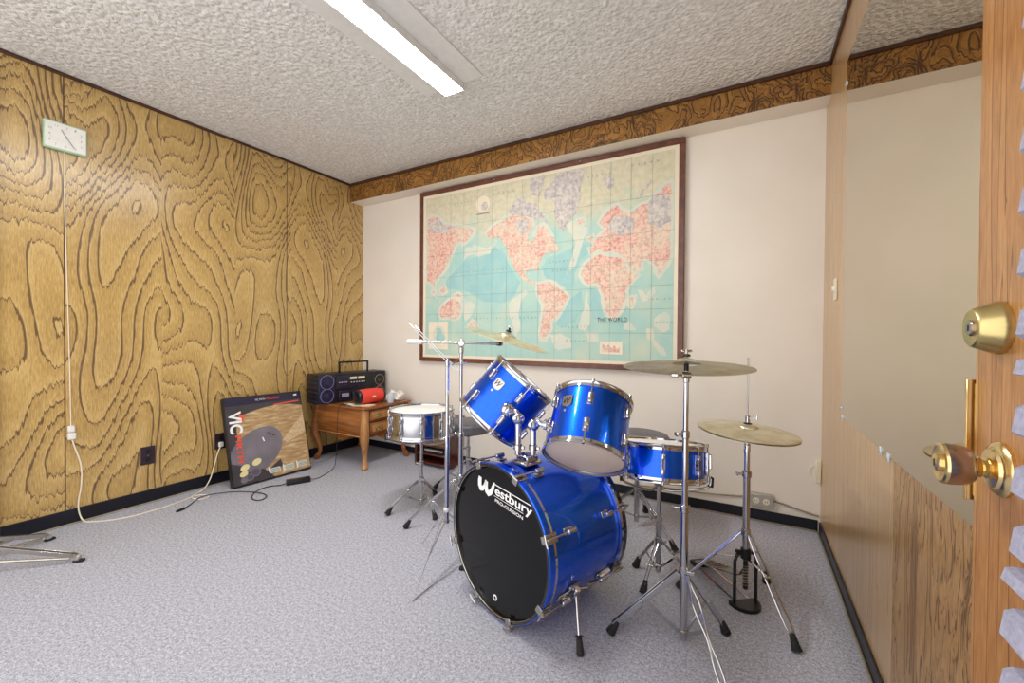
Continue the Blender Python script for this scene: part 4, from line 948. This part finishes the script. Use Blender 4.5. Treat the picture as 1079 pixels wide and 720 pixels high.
sd, TS, rss = tom_drum('snare_drum', V((S1[0], S1[1], .436)), (0, 0, 1), .191, .158, 'chrome snare drum with a white head, left of the kit', 10, .1, None, lug='double', shell=M['chrome'])
sd_ = None
aa = ang_to(TS, CAM); strainer(sd, TS, rss, .158, aa+math.radians(58))
S2 = (-.322, 1.842)
g2 = V((S2[0], S2[1], 0)).normalized(); U2 = V((g2.x*math.sin(math.radians(9)), g2.y*math.sin(math.radians(9)), math.cos(math.radians(9))))
snare_stand('snare_stand', S2, .432, [(-.425, 1.880), (-.352, 1.690), (-.205, 1.905)], .155, .05, 'chrome three-legged stand under the small blue drum, between bass drum and hi-hat', tilt=U2)
sb, TS2, rs2 = tom_drum('snare_drum', V((S2[0], S2[1], .432)), U2, .188, .150, 'shallow blue drum with chrome hoops behind the straight cymbal stand', 8, .25, None, lug='double')
ab = ang_to(TS2, CAM); strainer(sb, TS2, rs2, .150, ab+math.radians(80))
d = V((math.cos(ab+math.radians(34)), math.sin(ab+math.radians(34)), 0)); q = MB().cyl(TS2 @ (d*rs2+V((0, 0, .076))), TS2 @ (d*(rs2+.004)+V((0, 0, .076))), .008, M['brass'], seg=16, bev=.001); q.build('air_vent', sb)

# ---- drum stools
def stool(c, ztop, r, feet, label, hub=.20):
    t = thing('drum_stool', (c[0], c[1], 0), label, 'stool', 'drum stools')
    T = frame((c[0], c[1], ztop-.07), (0, 0, 1))
    MB().lathe([(0, 0), (r-.008, 0), (r, .008), (r, .052), (r-.010, .064), (r-.03, .070), (0, .070)], T, M['seat_grey'], 48).build('seat', t)
    MB().lathe([(0, -.03), (.03, -.03), (.05, -.004), (.07, 0), (0, 0)], T, M['black_metal'], 20).build('seat_bracket', t)
    tripod(t, c, hub, .06, feet, w=.012, foot_r=.0175)
    tube_seg(t, 'lower_tube', c, .03, hub+.08, .0135); clamp(t, c, hub+.08, .017, (-.7, -.7)); tube_seg(t, 'upper_tube', c, hub+.08, ztop-.095, .0105)
stool((-1.610, 2.262), .462, .150, [(-1.80, 2.140), (-1.44, 2.13), (-1.62, 2.48)], 'round grey drum stool behind the left tom and boom stand')
stool((-.514, 2.285), .508, .165, [(-.29, 2.105), (-.510, 2.50), (-.74, 2.15)], 'round grey drum stool behind the small blue drum, by the back wall')

# ---- folded wire music stand
MC = V((-1.165, 1.475, 0))
mst = thing('music_stand', MC, 'thin folding chrome music stand left of the bass drum, its desk folded up', 'music stand')
def on(px, py, d): return None
zb = .195
MB().cyl((MC.x, MC.y, zb), (MC.x, MC.y, .56), .0105, CH, seg=16, bev=.001).build('lower_tube', mst)
MB().cyl((MC.x, MC.y, .56), (MC.x, MC.y, .905), .0080, CH, seg=16, bev=.001).build('upper_tube', mst)
MB().cyl((MC.x, MC.y, .55), (MC.x, MC.y, .575), .0125, CH, seg=16, bev=.002).box((MC.x-.016, MC.y-.006, .562), (.018, .006, .012), CH, bev=.002).build('height_clamp', mst)
MB().cyl((MC.x, MC.y, .236), (MC.x, MC.y, .256), .0135, M['white_plastic'], seg=16, bev=.002).cyl((MC.x, MC.y, .186), (MC.x, MC.y, .204), .0125, M['worn_chrome'], seg=16, bev=.002).build('leg_collar', mst)
for f in ((-1.109, 1.195), (-1.377, 1.556), (-1.085, 1.700)):
    f = V((f[0], f[1], .003)); rd = (f-V((MC.x, MC.y, f.z))).normalized(); side = rd.cross(V((0, 0, 1)))
    a = V((MC.x, MC.y, .246))+rd*.013; b = V((MC.x, MC.y, .195))+rd*.012
    l = MB().bar(a, f, .0045, .002, CH, up=side.cross(f-a)).build('leg', mst)
    m_ = a.lerp(f, .55); MB().bar(b, m_, .0055, .002, CH, up=side.cross(m_-b)).build('brace', l)
MB().bar((-1.109, 1.199, .006), (-1.103, 1.470, .006), .0042, .002, CH).build('floor_strut', mst)
# desk arms folded to a slanted bundle
rt = V((.870, .493, 0)); top = V((MC.x, MC.y, .905))
q = MB()
for k, (o, l0, l1) in enumerate(((0, -.165, .035), (.014, -.150, .045))):
    dv = (rt*.72 - V((0, 0, .72))).normalized()
    q.bar(top + rt*o + V((0, 0, .0)) + dv*l0*1.52, top + rt*o + V((0, 0, .0)) + dv*l1*1.2, .0045, .0030, CH, up=(.5, -.86, 0))
q.build('desk_arm', mst)
q = MB().tube([top+rt*.02+V((0, 0, -.015)), top+rt*.05+V((0, 0, .02)), top+rt*.075+V((0, 0, -.005)), top+rt*.055+V((0, 0, -.012)), top+rt*.085+V((0, 0, .0))], .003, CH, 6)
q.cyl(top-V((0, 0, .02)), top+V((0, 0, .012)), .0105, CH, seg=14, bev=.002)
q.build('desk_bracket', mst)
# ------------------------------------------------------------------ end table in the corner
TX0, TX1, TY0, TY1, TZ = -3.085, -2.520, 2.195, 2.640, .478
tb = thing('end_table', ((TX0+TX1)/2, (TY0+TY1)/2, 0), 'brown wooden end table with two drawers and curved legs in the corner', 'table')
tcx, tcy = (TX0+TX1)/2, (TY0+TY1)/2
# top: a board with a softly shaped edge
def top_outline(x0, x1, y0, y1, o):
    x0 -= o; x1 += o; y0 -= o; y1 += o; p = []
    r = .03
    for (cx_, cy_, a0) in ((x1-r, y0+r, -90), (x1-r, y1-r, 0), (x0+r, y1-r, 90), (x0+r, y0+r, 180)):
        for k in range(5): a = math.radians(a0+22.5*k); p.append((cx_+r*math.cos(a), cy_+r*math.sin(a)))
    return p
q = MB()
for (o, z0, h) in ((.004, TZ-.024, .008), (.030, TZ-.016, .006), (.036, TZ-.010, .010)): q.prism(top_outline(TX0, TX1, TY0, TY1, o), h, Matrix.Translation((0, 0, z0)), M['table_wood'])
q.build('table_top', tb)
zt, zb_ = TZ-.024, .235
def apron(depth_at, w, n=24):
    top = [(w*(k/n-.5), 0) for k in (0, n)]; bot = [(w*(.5-k/n), -(zt-zb_)-depth_at(k/n)) for k in range(n+1)]
    return top + bot
scal = lambda u: .055*math.exp(-((u-.5)/.2)**2) - .012 + .018*math.exp(-(min(u, 1-u)/.08)**2)
# side panel facing the camera (-y), swelling outwards (bombe) and with a scalloped lower edge
q = MB()
def bulge(z): return .006+.030*math.sin(PI*max(0, min(1, (zt-z)/(zt-zb_))))**1.3
def curved_panel(x_axis, o, out, w):
    cols = 24; rows = 10; vs = []; fs = []
    for side in (0, 1):
        for i in range(cols+1):
            u = i/cols; zl = zb_-max(0, scal(u))
            for j in range(rows+1):
                z = zt+(zl-zt)*j/rows; b = bulge(z) if side == 0 else -.012
                vs.append(V(o)+V(x_axis)*(w*(u-.5))+V(out)*b+V((0, 0, z)))
    n1 = (cols+1)*(rows+1)
    for s in (0, n1):
        for i in range(cols):
            for j in range(rows):
                f = [s+i*(rows+1)+j, s+i*(rows+1)+j+1, s+(i+1)*(rows+1)+j+1, s+(i+1)*(rows+1)+j]; fs.append(f if s else f[::-1])
    for i in range(cols):
        for j in (0, rows): fs.append([i*(rows+1)+j, (i+1)*(rows+1)+j, n1+(i+1)*(rows+1)+j, n1+i*(rows+1)+j])
    return vs, fs
for (xa, o, out, w, nm) in (((1, 0, 0), (tcx, TY0+.016, 0), (0, -1, 0), TX1-TX0-.03, 'side_panel'), ((1, 0, 0), (tcx, TY1-.016, 0), (0, 1, 0), TX1-TX0-.03, 'side_panel'), ((0, 1, 0), (TX0+.016, tcy, 0), (-1, 0, 0), TY1-TY0-.03, 'back_panel')):
    vs, fs = curved_panel(xa, o, out, w); q = MB().add(vs, fs, M['table_wood'])
    if nm == 'side_panel':
        q.box((o[0], o[1]+out[1]*.022, zb_+.012), (w, .014, .008), M['table_edge'], bev=.003)
    q.build(nm, tb)
# drawer side (+x): rails and two drawers
q = MB()
poly = [(-(TY1-TY0)/2+.03, 0), ((TY1-TY0)/2-.03, 0)] + [((TY1-TY0-.06)*(.5-k/24), -(zt-zb_)-max(0, scal(k/24))*.9) for k in range(25)]
Fx = Matrix(((0, 0, 1, TX1-.028), (1, 0, 0, tcy), (0, 1, 0, zt), (0, 0, 0, 1)))
q.prism(poly, .018, Fx, M['table_wood'])
q.build('drawer_frame', tb)
for k in range(2):
    zc = zt-.052-.096*k
    q = MB().box((TX1-.002, tcy, zc), (.030, TY1-TY0-.085, .084), M['table_wood'], bev=.008, seg=2).box((TX1+.013, tcy, zc), (.006, TY1-TY0-.125, .054), M['table_edge'], bev=.003)
    dw = q.build('drawer', tb)
    for s in (-1, 1):
        y = tcy+s*.10
        MB().box((TX1+.017, y, zc), (.003, .05, .022), M['aged_brass'], bev=.001).tube([(TX1+.017, y-.022, zc+.004), (TX1+.034, y-.020, zc-.004), (TX1+.036, y, zc-.014), (TX1+.034, y+.020, zc-.004), (TX1+.017, y+.022, zc+.004)], .0028, M['aged_brass'], 8, smooth_path=1).build('handle', dw)
# cabriole legs
for (x, y, sx, sy) in ((TX1-.012, TY0+.012, 1, -1), (TX0+.012, TY0+.012, -1, -1), (TX1-.012, TY1-.012, 1, 1), (TX0+.012, TY1-.012, -1, 1)):
    prof = [(zt, .002, .026), (.36, .012, .028), (.27, .022, .032), (.22, .022, .031), (.16, .008, .022), (.10, -.006, .016), (.06, -.004, .015), (.035, .008, .021), (.014, .014, .024), (0, .012, .016)]
    rings = []; q = MB(); vs = []; fs = []; n = 14
    for (z, o, r) in prof:
        for k in range(n):
            a = 2*PI*k/n; ca, sa = math.cos(a), math.sin(a); m_ = max(abs(ca), abs(sa))**.35
            vs.append(V((x+sx*o+r*ca/m_, y+sy*o+r*sa/m_, z)))
    for i in range(len(prof)-1):
        for k in range(n): l = (k+1) % n; fs.append([i*n+k, (i+1)*n+k, (i+1)*n+l, i*n+l])
    fs.append(list(range(n))); fs.append([(len(prof)-1)*n+k for k in range(n)][::-1])
    q.add(vs, fs, M['table_edge'] if (sx, sy) == (1, -1) else M['table_wood']).build('leg', tb)

# ------------------------------------------------------------------ boombox on the table
B0 = V((-2.900, 2.070, TZ)); B1 = V((-2.808, 2.676, TZ)); bu = (B1-B0).normalized(); bn = bu.cross(V((0, 0, 1)))   # bn faces the room
BWd = (B1-B0).length; BHt = .236; BDp = .185
bb = thing('boombox', (B0+B1)/2 - bn*BDp/2, 'large black portable stereo with raised handle, along the wall on the end table', 'boombox')
TBX = Matrix(((bu.x, 0, bn.x, B0.x), (bu.y, 0, bn.y, B0.y), (0, 1, 0, TZ), (0, 0, 0, 1)))    # local x along, y up, z out of the front
q = MB().box((BWd/2, BHt/2, -BDp/2), (BWd, BHt, BDp), M['black_plastic'], TBX, bev=.006, seg=2)
for k in range(6): q.box((-.003, .022+k*.036, -BDp/2), (.012, .012, BDp*.92), M['navy_plastic'], TBX, bev=.003)
q.build('body', bb)
def cone(c, r, m, parent, nm='speaker'):
    F = TBX @ Matrix.Translation((c[0], c[1], 0))
    MB().lathe([(r*1.10, 0), (r*1.10, .006), (r*1.0, .008), (r*.93, .004), (r*.86, .005), (r*.42, .0005), (r*.36, .006), (0, .010)], F, m, 36).lathe([(r*1.12, .0005), (r*1.12, .0075), (r*1.03, .0095), (r*1.0, .007)], F, M['ring_blue'] if m is M['cone'] else M['ring_brown'], 36).build(nm, parent)
MB().box((.072, BHt/2, .002), (.128, BHt-.016, .006), M['navy_plastic'], TBX, bev=.002).build('speaker_panel', bb)
MB().box((BWd-.068, BHt/2, .002), (.118, BHt-.016, .006), M['black_plastic'], TBX, bev=.002).build('speaker_panel', bb)
for c, r, m in (((.072, .172), .052, M['cone']), ((.072, .064), .051, M['cone']), ((BWd-.066, .160), .042, M['cone_brown']), ((BWd-.066, .060), .042, M['cone_brown'])): cone((c[0], c[1]), r, m, bb)
q = MB().box((.205, .165, .002), (.105, .10, .007), M['navy_plastic'], TBX, bev=.002)
for i in range(4):
    for j in range(3): q.box((.175+i*.020, .135+j*.028, .007), (.011, .008, .006), M['silver_print'] if j == 1 else M['black_plastic'], TBX, bev=.001)
q.build('control_panel', bb)
q = MB().box((.345, .150, .002), (.165, .135, .007), M['black_plastic'], TBX, bev=.002).box((.298, .192, .0065), (.062, .020, .004), M['ivory'], TBX, bev=.001).box((.372, .192, .0065), (.062, .020, .004), M['ivory'], TBX, bev=.001)
for i in range(6): q.box((.278+i*.024, .158, .008), (.012, .010, .006), M['silver_print'], TBX, bev=.001)
for i in range(7): q.box((.276+i*.022, .125, .008), (.008, .022, .005), M['navy_plastic'], TBX, bev=.001)
q.build('tuner_panel', bb)
for x in (.225, .345):
    q = MB().box((x, .055, .004), (.105, .075, .010), M['navy_plastic'], TBX, bev=.003).box((x, .058, .0095), (.062, .030, .002), M['silver_print'], TBX, bev=.001); q.build('cassette_door', bb)
hq = MB()
for x in (.210, .470): hq.bar(TBX @ V((x, BHt-.01, -.06)), TBX @ V((x, BHt+.090, -.06)), .016, .010, M['black_metal'], up=bn, bev=.002)
hq.bar(TBX @ V((.202, BHt+.086, -.06)), TBX @ V((.478, BHt+.086, -.06)), .014, .010, M['black_metal'], up=bn, bev=.002)
hq.build('carry_handle', bb)

# ------------------------------------------------------------------ red speaker, papers, bag
spc = V((-2.635, 2.345, TZ+.062)); sd2 = V((.12, .99, 0)).normalized(); SLn = .245
rs_ = thing('bluetooth_speaker', (spc.x, spc.y, TZ), 'red cylindrical portable speaker lying on the end table in front of the stereo', 'speaker')
Fs = frame(spc-sd2*SLn/2, sd2, (0, 0, 1))
MB().lathe([(0, .012), (.040, .012), (.053, .020), (.0575, .06), (.0590, SLn/2), (.0575, SLn-.06), (.053, SLn-.020), (.040, SLn-.012), (0, SLn-.012)], Fs, M['red_fabric'], 40).build('body', rs_)
for z, s in ((0, 1), (SLn, -1)):
    MB().lathe([(0, z+s*.006), (.036, z+s*.004), (.044, z), (.050, z+s*.006), (.0535, z+s*.018), (.0545, z+s*.024), (.050, z+s*.022)], Fs, M['black_plastic'], 32).build('end_cap', rs_)
MB().box((spc.x, spc.y, TZ+.0045), (.035, .14, .009), M['rubber'], bev=.003).build('foot_strip', rs_)
lf = (CAM-spc); lf.z = 0; lf = (lf - sd2*lf.dot(sd2)).normalized(); Fl = frame(spc+lf*.0585, lf, sd2)
MB().prism([(-.012, -.008), (.012, -.008), (.016, 0), (.012, .008), (-.012, .008), (-.016, 0)], .0015, Fl, M['gold_dot']).build('emblem', rs_)
Fc = Matrix.Translation((-2.66, 2.30, TZ))
for (x, y, a, w, d_, m, lb) in ((-2.60, 2.255, 20, .15, .10, 'paper', 'cream paper slip at the front corner of the end table'), (-2.72, 2.235, -12, .13, .05, 'white_plastic', 'narrow white card beside the stereo, nearest the left of the table top')):
    mb = MB().box((0, 0, .0015), (w, d_, .003), M[m], Matrix.Translation((x, y, TZ)) @ Matrix.Rotation(math.radians(a), 4, 'Z'), bev=.0005)
    o = mb.build('paper_slip', loc=(x, y, TZ), label=lb, category='paper', group='papers on the end table')
# crumpled tissue bag
rnd = random.Random(5)
bm = bmesh.new(); bmesh.ops.create_icosphere(bm, subdivisions=4, radius=1)
from mathutils import noise as mnoise
vs = []
for v in bm.verts:
    p = v.co; k = 1+.55*(mnoise.noise(p*2.1)+.6*abs(mnoise.noise(p*5.3)))-.15
    z = max(p.z, -.55)
    vs.append(V((-2.575+.055*p.x*k, 2.560+.078*p.y*k, TZ+.0505*(z+.55)*(1.0+.7*max(0, mnoise.noise(V((p.x*2, p.y*2, 4)))))*k)))
fs = [[v.index for v in f.verts] for f in bm.faces]; bm.free()
zmin = min(v.z for v in vs)
for v in vs: v.z = max(v.z-zmin+TZ, TZ)
MB().add(vs, fs, M['tissue']).build('tissue_bag', loc=(-2.575, 2.560, TZ), label='white crumpled tissue pack at the back of the end table', category='tissue')
q = MB().lathe([(0, 0), (.024, 0), (.026, .004), (.027, .075), (.025, .075), (.0245, .005), (0, .004)], frame((-2.535, 2.472, TZ), (0, 0, 1)), M['clear_plastic'], 24)
q.build('plastic_cup', loc=(-2.535, 2.472, TZ), label='small cloudy plastic cup between the red speaker and the tissue pack', category='cup')

# ------------------------------------------------------------------ leaning carton of practice pads
CBL = V((-2.928, 1.474, .0)); cu_ = V((.075, .997, 0)).normalized(); cn0 = V((cu_.y, -cu_.x, 0)); th_ = math.radians(15.5)
cv = (V((0, 0, 1))*math.cos(th_) - cn0*math.sin(th_)).normalized(); cnn = cu_.cross(cv).normalized()
CW, CHh, CT = .535, .598, .042
bx = thing('drum_pad_carton', CBL+cu_*CW/2-cnn*CT/2, 'black carton with a cymbal and drum pad picture leaning on the plywood wall', 'box')
lift = CT*math.sin(th_)
CB0 = CBL + V((0, 0, lift))
TC = Matrix(((cu_.x, cv.x, cnn.x, CB0.x), (cu_.y, cv.y, cnn.y, CB0.y), (cu_.z, cv.z, cnn.z, CB0.z), (0, 0, 0, 1)))
MB().box((CW/2, CHh/2, -CT/2), (CW, CHh, CT), M['carton_edge'], TC, bev=.002).build('carton', bx)
q = MB()
def cpoly(pts, k, m): q.flat([(x*CW, y*CHh) for x, y in pts], TC @ Matrix.Translation((0, 0, .0004+.0003*k)), M[m])
cpoly([(.008, .008), (.992, .008), (.992, .992), (.008, .992)], 0, 'art_dark')
cpoly([(.008, .90), (.992, .90), (.992, .992), (.008, .992)], 1, 'art_band')
arc = [(.12+.872*k/20, .70+.155*math.sin(PI*(.12+.62*k/20))) for k in range(21)]
cpoly(arc+[(.992, .02), (.30, .008), (.10, .30)], 1, 'art_gold')
cpoly([(.66, .42), (.80, .545), (.985, .70), (.988, .55), (.985, .47), (.72, .38)], 2, 'art_sheen')
def disc(cx_, cy_, rx, ry, rot=0, clip=True, n=36):
    o = []
    for k in range(n):
        a = 2*PI*k/n; x = rx*math.cos(a); y = ry*math.sin(a); c_, s_ = math.cos(rot), math.sin(rot)
        X, Y = cx_+x*c_-y*s_, cy_+x*s_+y*c_
        o.append((max(.010, min(.990, X)), max(.010, min(.990, Y))))
    return o
cpoly([(.01, .12), (.40, .09), (.60, .20), (.62, .12), (.5, .05), (.3, .01), (.01, .01)], 2, 'art_dark')
cpoly(disc(.315, .345, .37, .235, .5), 3, 'art_pad')
cpoly(disc(.40, .355, .215, .17, .5), 4, 'art_pad')
q.flat([(x*CW, y*CHh) for x, y in [(.40, .49), (.415, .495), (.43, .445), (.415, .44)]], TC @ Matrix.Translation((0, 0, .002)), M['white_print'])
for k in range(4): q.flat([((.475+.02*k)*CW, (.545-.012*k)*CHh), ((.51+.02*k)*CW, (.525-.012*k)*CHh), ((.505+.02*k)*CW, (.518-.012*k)*CHh), ((.47+.02*k)*CW, (.538-.012*k)*CHh)], TC @ Matrix.Translation((0, 0, .002)), M['carton_edge'])
cpoly([(.010, .01), (.50, .01), (.38, .13), (.06, .24), (.01, .26)], 5, 'art_dark')
for (x, y, r) in ((.155, .190, .055), (.300, .225, .058), (.135, .125, .050)): cpoly(disc(x, y, r, r*.62, .3), 7, 'gold_dot')
for (x, y, r) in ((.225, .165, .05), (.275, .115, .06), (.20, .075, .05), (.13, .055, .04), (.33, .16, .035)): cpoly(disc(x, y, r, r*.8), 6, 'art_pad')
for (x, y, r) in ((.275, .115, .045), (.20, .075, .035)): cpoly(disc(x, y, r, r*.8), 8, 'art_pad_dark')
for k in range(3):
    x0 = .43+.185*k; cpoly([(x0, .055), (x0+.15, .055), (x0+.15, .115), (x0, .115)], 3, 'map_shelf'); cpoly([(x0, .04), (x0+.012, .04), (x0+.012, .13), (x0, .13)], 4, 'white_print')
    for j in range(3): cpoly([(x0+.03, .065+.015*j), (x0+.14, .065+.015*j), (x0+.14, .072+.015*j), (x0+.03, .072+.015*j)], 4, 'map_faint')
RT = lambda u, v, r: TC @ Matrix.Translation((u*CW, v*CHh, .0032)) @ Matrix.Rotation(math.radians(r), 4, 'Z')
q.text('VIC', RT(.035, .835, -90), .150, .080, M['white_print'], bold=.03)
q.text('FIRTH', RT(.085, .56, -90), .185, .038, M['orange_print'], bold=.02)
q.flat([(.150*CW, .79*CHh), (.205*CW, .79*CHh), (.215*CW, .72*CHh), (.160*CW, .72*CHh)], TC @ Matrix.Translation((0, 0, .0032)), M['orange_print'])
q.text('VIC FIRTH', RT(.375, .933, 0), .066, .013, M['white_print']); q.text('PERCUSSION', RT(.515, .933, 0), .092, .016, M['orange_print'])
q.flat([(.60*CW, .855*CHh), (.955*CW, .868*CHh), (.955*CW, .883*CHh), (.60*CW, .868*CHh)], TC @ Matrix.Translation((0, 0, .0032)), M['orange_print'])
q.flat([(.89*CW, .945*CHh), (.935*CW, .945*CHh), (.935*CW, .965*CHh), (.89*CW, .965*CHh)], TC @ Matrix.Translation((0, 0, .0032)), M['white_print'])
q.build('printed_front', bx)

# ------------------------------------------------------------------ dark wooden cabinet by the back wall
KX0, KX1, KY0, KY1, KZ = -2.300, -1.965, 2.50, 2.695, .372
kc = thing('wooden_cabinet', ((KX0+KX1)/2, (KY0+KY1)/2, 0), 'small dark red wooden cabinet with cloth panel and shelf behind the chrome snare', 'cabinet')
for x in (KX0+.011, KX1-.011): MB().box((x, (KY0+KY1)/2, KZ/2), (.022, KY1-KY0, KZ), M['red_wood'], bev=.002).build('side_panel', kc)
MB().box(((KX0+KX1)/2, (KY0+KY1)/2, KZ+.009), (KX1-KX0+.02, KY1-KY0+.012, .018), M['red_wood'], bev=.003).build('top', kc)
MB().box(((KX0+KX1)/2, KY1-.004, KZ/2), (KX1-KX0-.044, .008, KZ), M['red_wood']).build('back_panel', kc)
for z in (.028, .098, .165): MB().box(((KX0+KX1)/2, (KY0+KY1)/2-.002, z), (KX1-KX0-.044, KY1-KY0-.012, .014), M['red_wood'], bev=.002).build('shelf', kc)
MB().box(((KX0+KX1)/2, KY0+.014, (.172+KZ)/2), (KX1-KX0-.046, .008, KZ-.174), M['speckle_cloth']).build('cloth_panel', kc)
MB().box(((KX0+KX1)/2+.01, KY0+.085, .105+.0205), (.20, .13, .041), M['black_plastic'], bev=.003).box(((KX0+KX1)/2+.01, KY0+.019, .128), (.18, .004, .012), M['outlet_grey'], bev=.001).build('player_box', loc=((KX0+KX1)/2+.01, KY0+.085, .105), label='dark flat player on the shelf inside the dark red cabinet', category='player')

# ------------------------------------------------------------------ cords on the carpet
ad = thing('power_adapter', (-2.70, 1.775, 0), 'black power adapter brick with thin cord on the carpet by the leaning carton', 'power adapter')
av = V((.06, .12, 0)).normalized()
MB().box((0, 0, .016), (.150, .052, .032), M['black_plastic'], frame((-2.690, 1.772, 0), (0, 0, 1), av), bev=.005, seg=2).build('brick', ad)
pa = V((-2.690, 1.772, .013))-av*.073
MB().tube([pa, pa-av*.03-V((0, 0, .008)), (-2.80, 1.625, .0035), (-2.775, 1.525, .0035), (-2.685, 1.452, .0035), (-2.607, 1.445, .0035), (-2.598, 1.497, .0035), (-2.672, 1.542, .0035), (-2.775, 1.503, .010), (-2.88, 1.455, .008), (-2.925, 1.36, .014), (-2.945, 1.31, .014), (-2.925, 1.265, .013), (-2.880, 1.205, .0035), (-2.848, 1.165, .004), (-2.835, 1.135, .006)], .003, M['black_cord'], smooth_path=2).cyl((-2.850, 1.170, .006), (-2.832, 1.122, .008), .008, M['black_plastic'], r1=.006, seg=10, bev=.002).build('mains_cord', ad)
pb = V((-2.690, 1.772, .016))+av*.073
MB().tube([pb, pb+av*.03-V((0, 0, .008)), (-2.66, 1.92, .003), (-2.705, 2.02, .003), (-2.745, 2.09, .003), (-2.76, 2.125, .03), (-2.760, 2.135, .20), (-2.755, 2.133, .36), (-2.75, 2.142, .470), (-2.745, 2.160, TZ+.003), (-2.775, 2.30, TZ+.003)], .0022, M['black_cord'], smooth_path=2).build('supply_cord', ad)
wc = MB().tube([(-3.118, 1.96, .003), (-3.05, 2.02, .003), (-2.99, 2.12, .003), (-3.00, 2.26, .003), (-3.06, 2.38, .003), (-3.105, 2.45, .0035), (-3.112, 2.49, .003)], .003, M['grey_cord'], smooth_path=2)
wc.build('floor_cord', label='pale cord on the carpet under the left side of the end table', category='cord')

# ------------------------------------------------------------------ folding stand at the left edge of the frame
fs_ = thing('folding_stand', (-2.86, .36, 0), 'silver folding stand whose flat legs enter at the left edge of the photo', 'stand')
hubp = V((-2.88, .330, 0))
MB().cyl(hubp+V((0, 0, .045)), hubp+V((0, 0, .62)), .012, CH, seg=16, bev=.002).build('tube', fs_)
MB().cyl(hubp+V((0, 0, .128)), hubp+V((0, 0, .168)), .018, CH, seg=16, bev=.003).build('leg_hub', fs_)
MB().cyl(hubp+V((0, 0, .050)), hubp+V((0, 0, .076)), .016, CH, seg=16, bev=.003).build('brace_collar', fs_)
for f in ((-2.592, .662), (-2.985, .660), (-2.80, -.02)):
    f = V((f[0], f[1], 0)); rd = (f-hubp).normalized(); side = rd.cross(V((0, 0, 1)))
    a = hubp+rd*.02+V((0, 0, .145)); b = hubp+rd*.018+V((0, 0, .062)); e = f-rd*.01+V((0, 0, .030))
    q = MB()
    for s in (-1, 1): q.bar(a+side*s*.011, e+side*s*.008, .0025, .018, M['worn_chrome'], up=(0, 0, 1))
    lg_ = q.cyl(e-side*.012, e+side*.012, .005, CH, seg=10).build('leg', fs_)
    MB().tube([b, e-rd*.02-V((0, 0, .010))], .006, M['worn_chrome'], 10).build('brace', lg_)
    MB().box((0, 0, .006), (.040, .022, .012), M['rubber'], frame(f, (0, 0, 1), rd), bev=.005, seg=2).box((0, 0, .021), (.022, .022, .022), M['outlet_grey'], frame(f-rd*.005, (0, 0, 1), rd), bev=.004).build('rubber_foot', lg_)

# ------------------------------------------------------------------ camera, light, world
cd = bpy.data.cameras.new('camera'); cam = bpy.data.objects.new('camera', cd); COL.objects.link(cam)
Rv, Uv, Fv = V(CAM_R), V(CAM_U), V(CAM_F)
mw = Matrix((Rv, Uv, -Fv)).transposed().to_4x4(); mw.translation = CAM; cam.matrix_world = mw
cd.sensor_fit = 'HORIZONTAL'; cd.sensor_width = 36; cd.lens = CAM_FPX/1079*36; cd.clip_start = .02
SC.camera = cam
w = bpy.data.worlds.new('white_ambient_fill'); SC.world = w; w.use_nodes = True  # even white surround, added as soft fill through the unbuilt near side
w.node_tree.nodes['Background'].inputs[0].default_value = (1, .985, .97, 1)
w.node_tree.nodes['Background'].inputs[1].default_value = WORLD
SC.view_settings.view_transform = 'Standard'; SC.view_settings.look = 'None'; SC.view_settings.gamma = 1; SC.view_settings.exposure = EXPOSURE
SC.view_settings.use_curve_mapping = False
SC.cycles.max_bounces = 10; SC.cycles.glossy_bounces = 6; SC.cycles.diffuse_bounces = 6; SC.cycles.sample_clamp_indirect = 8
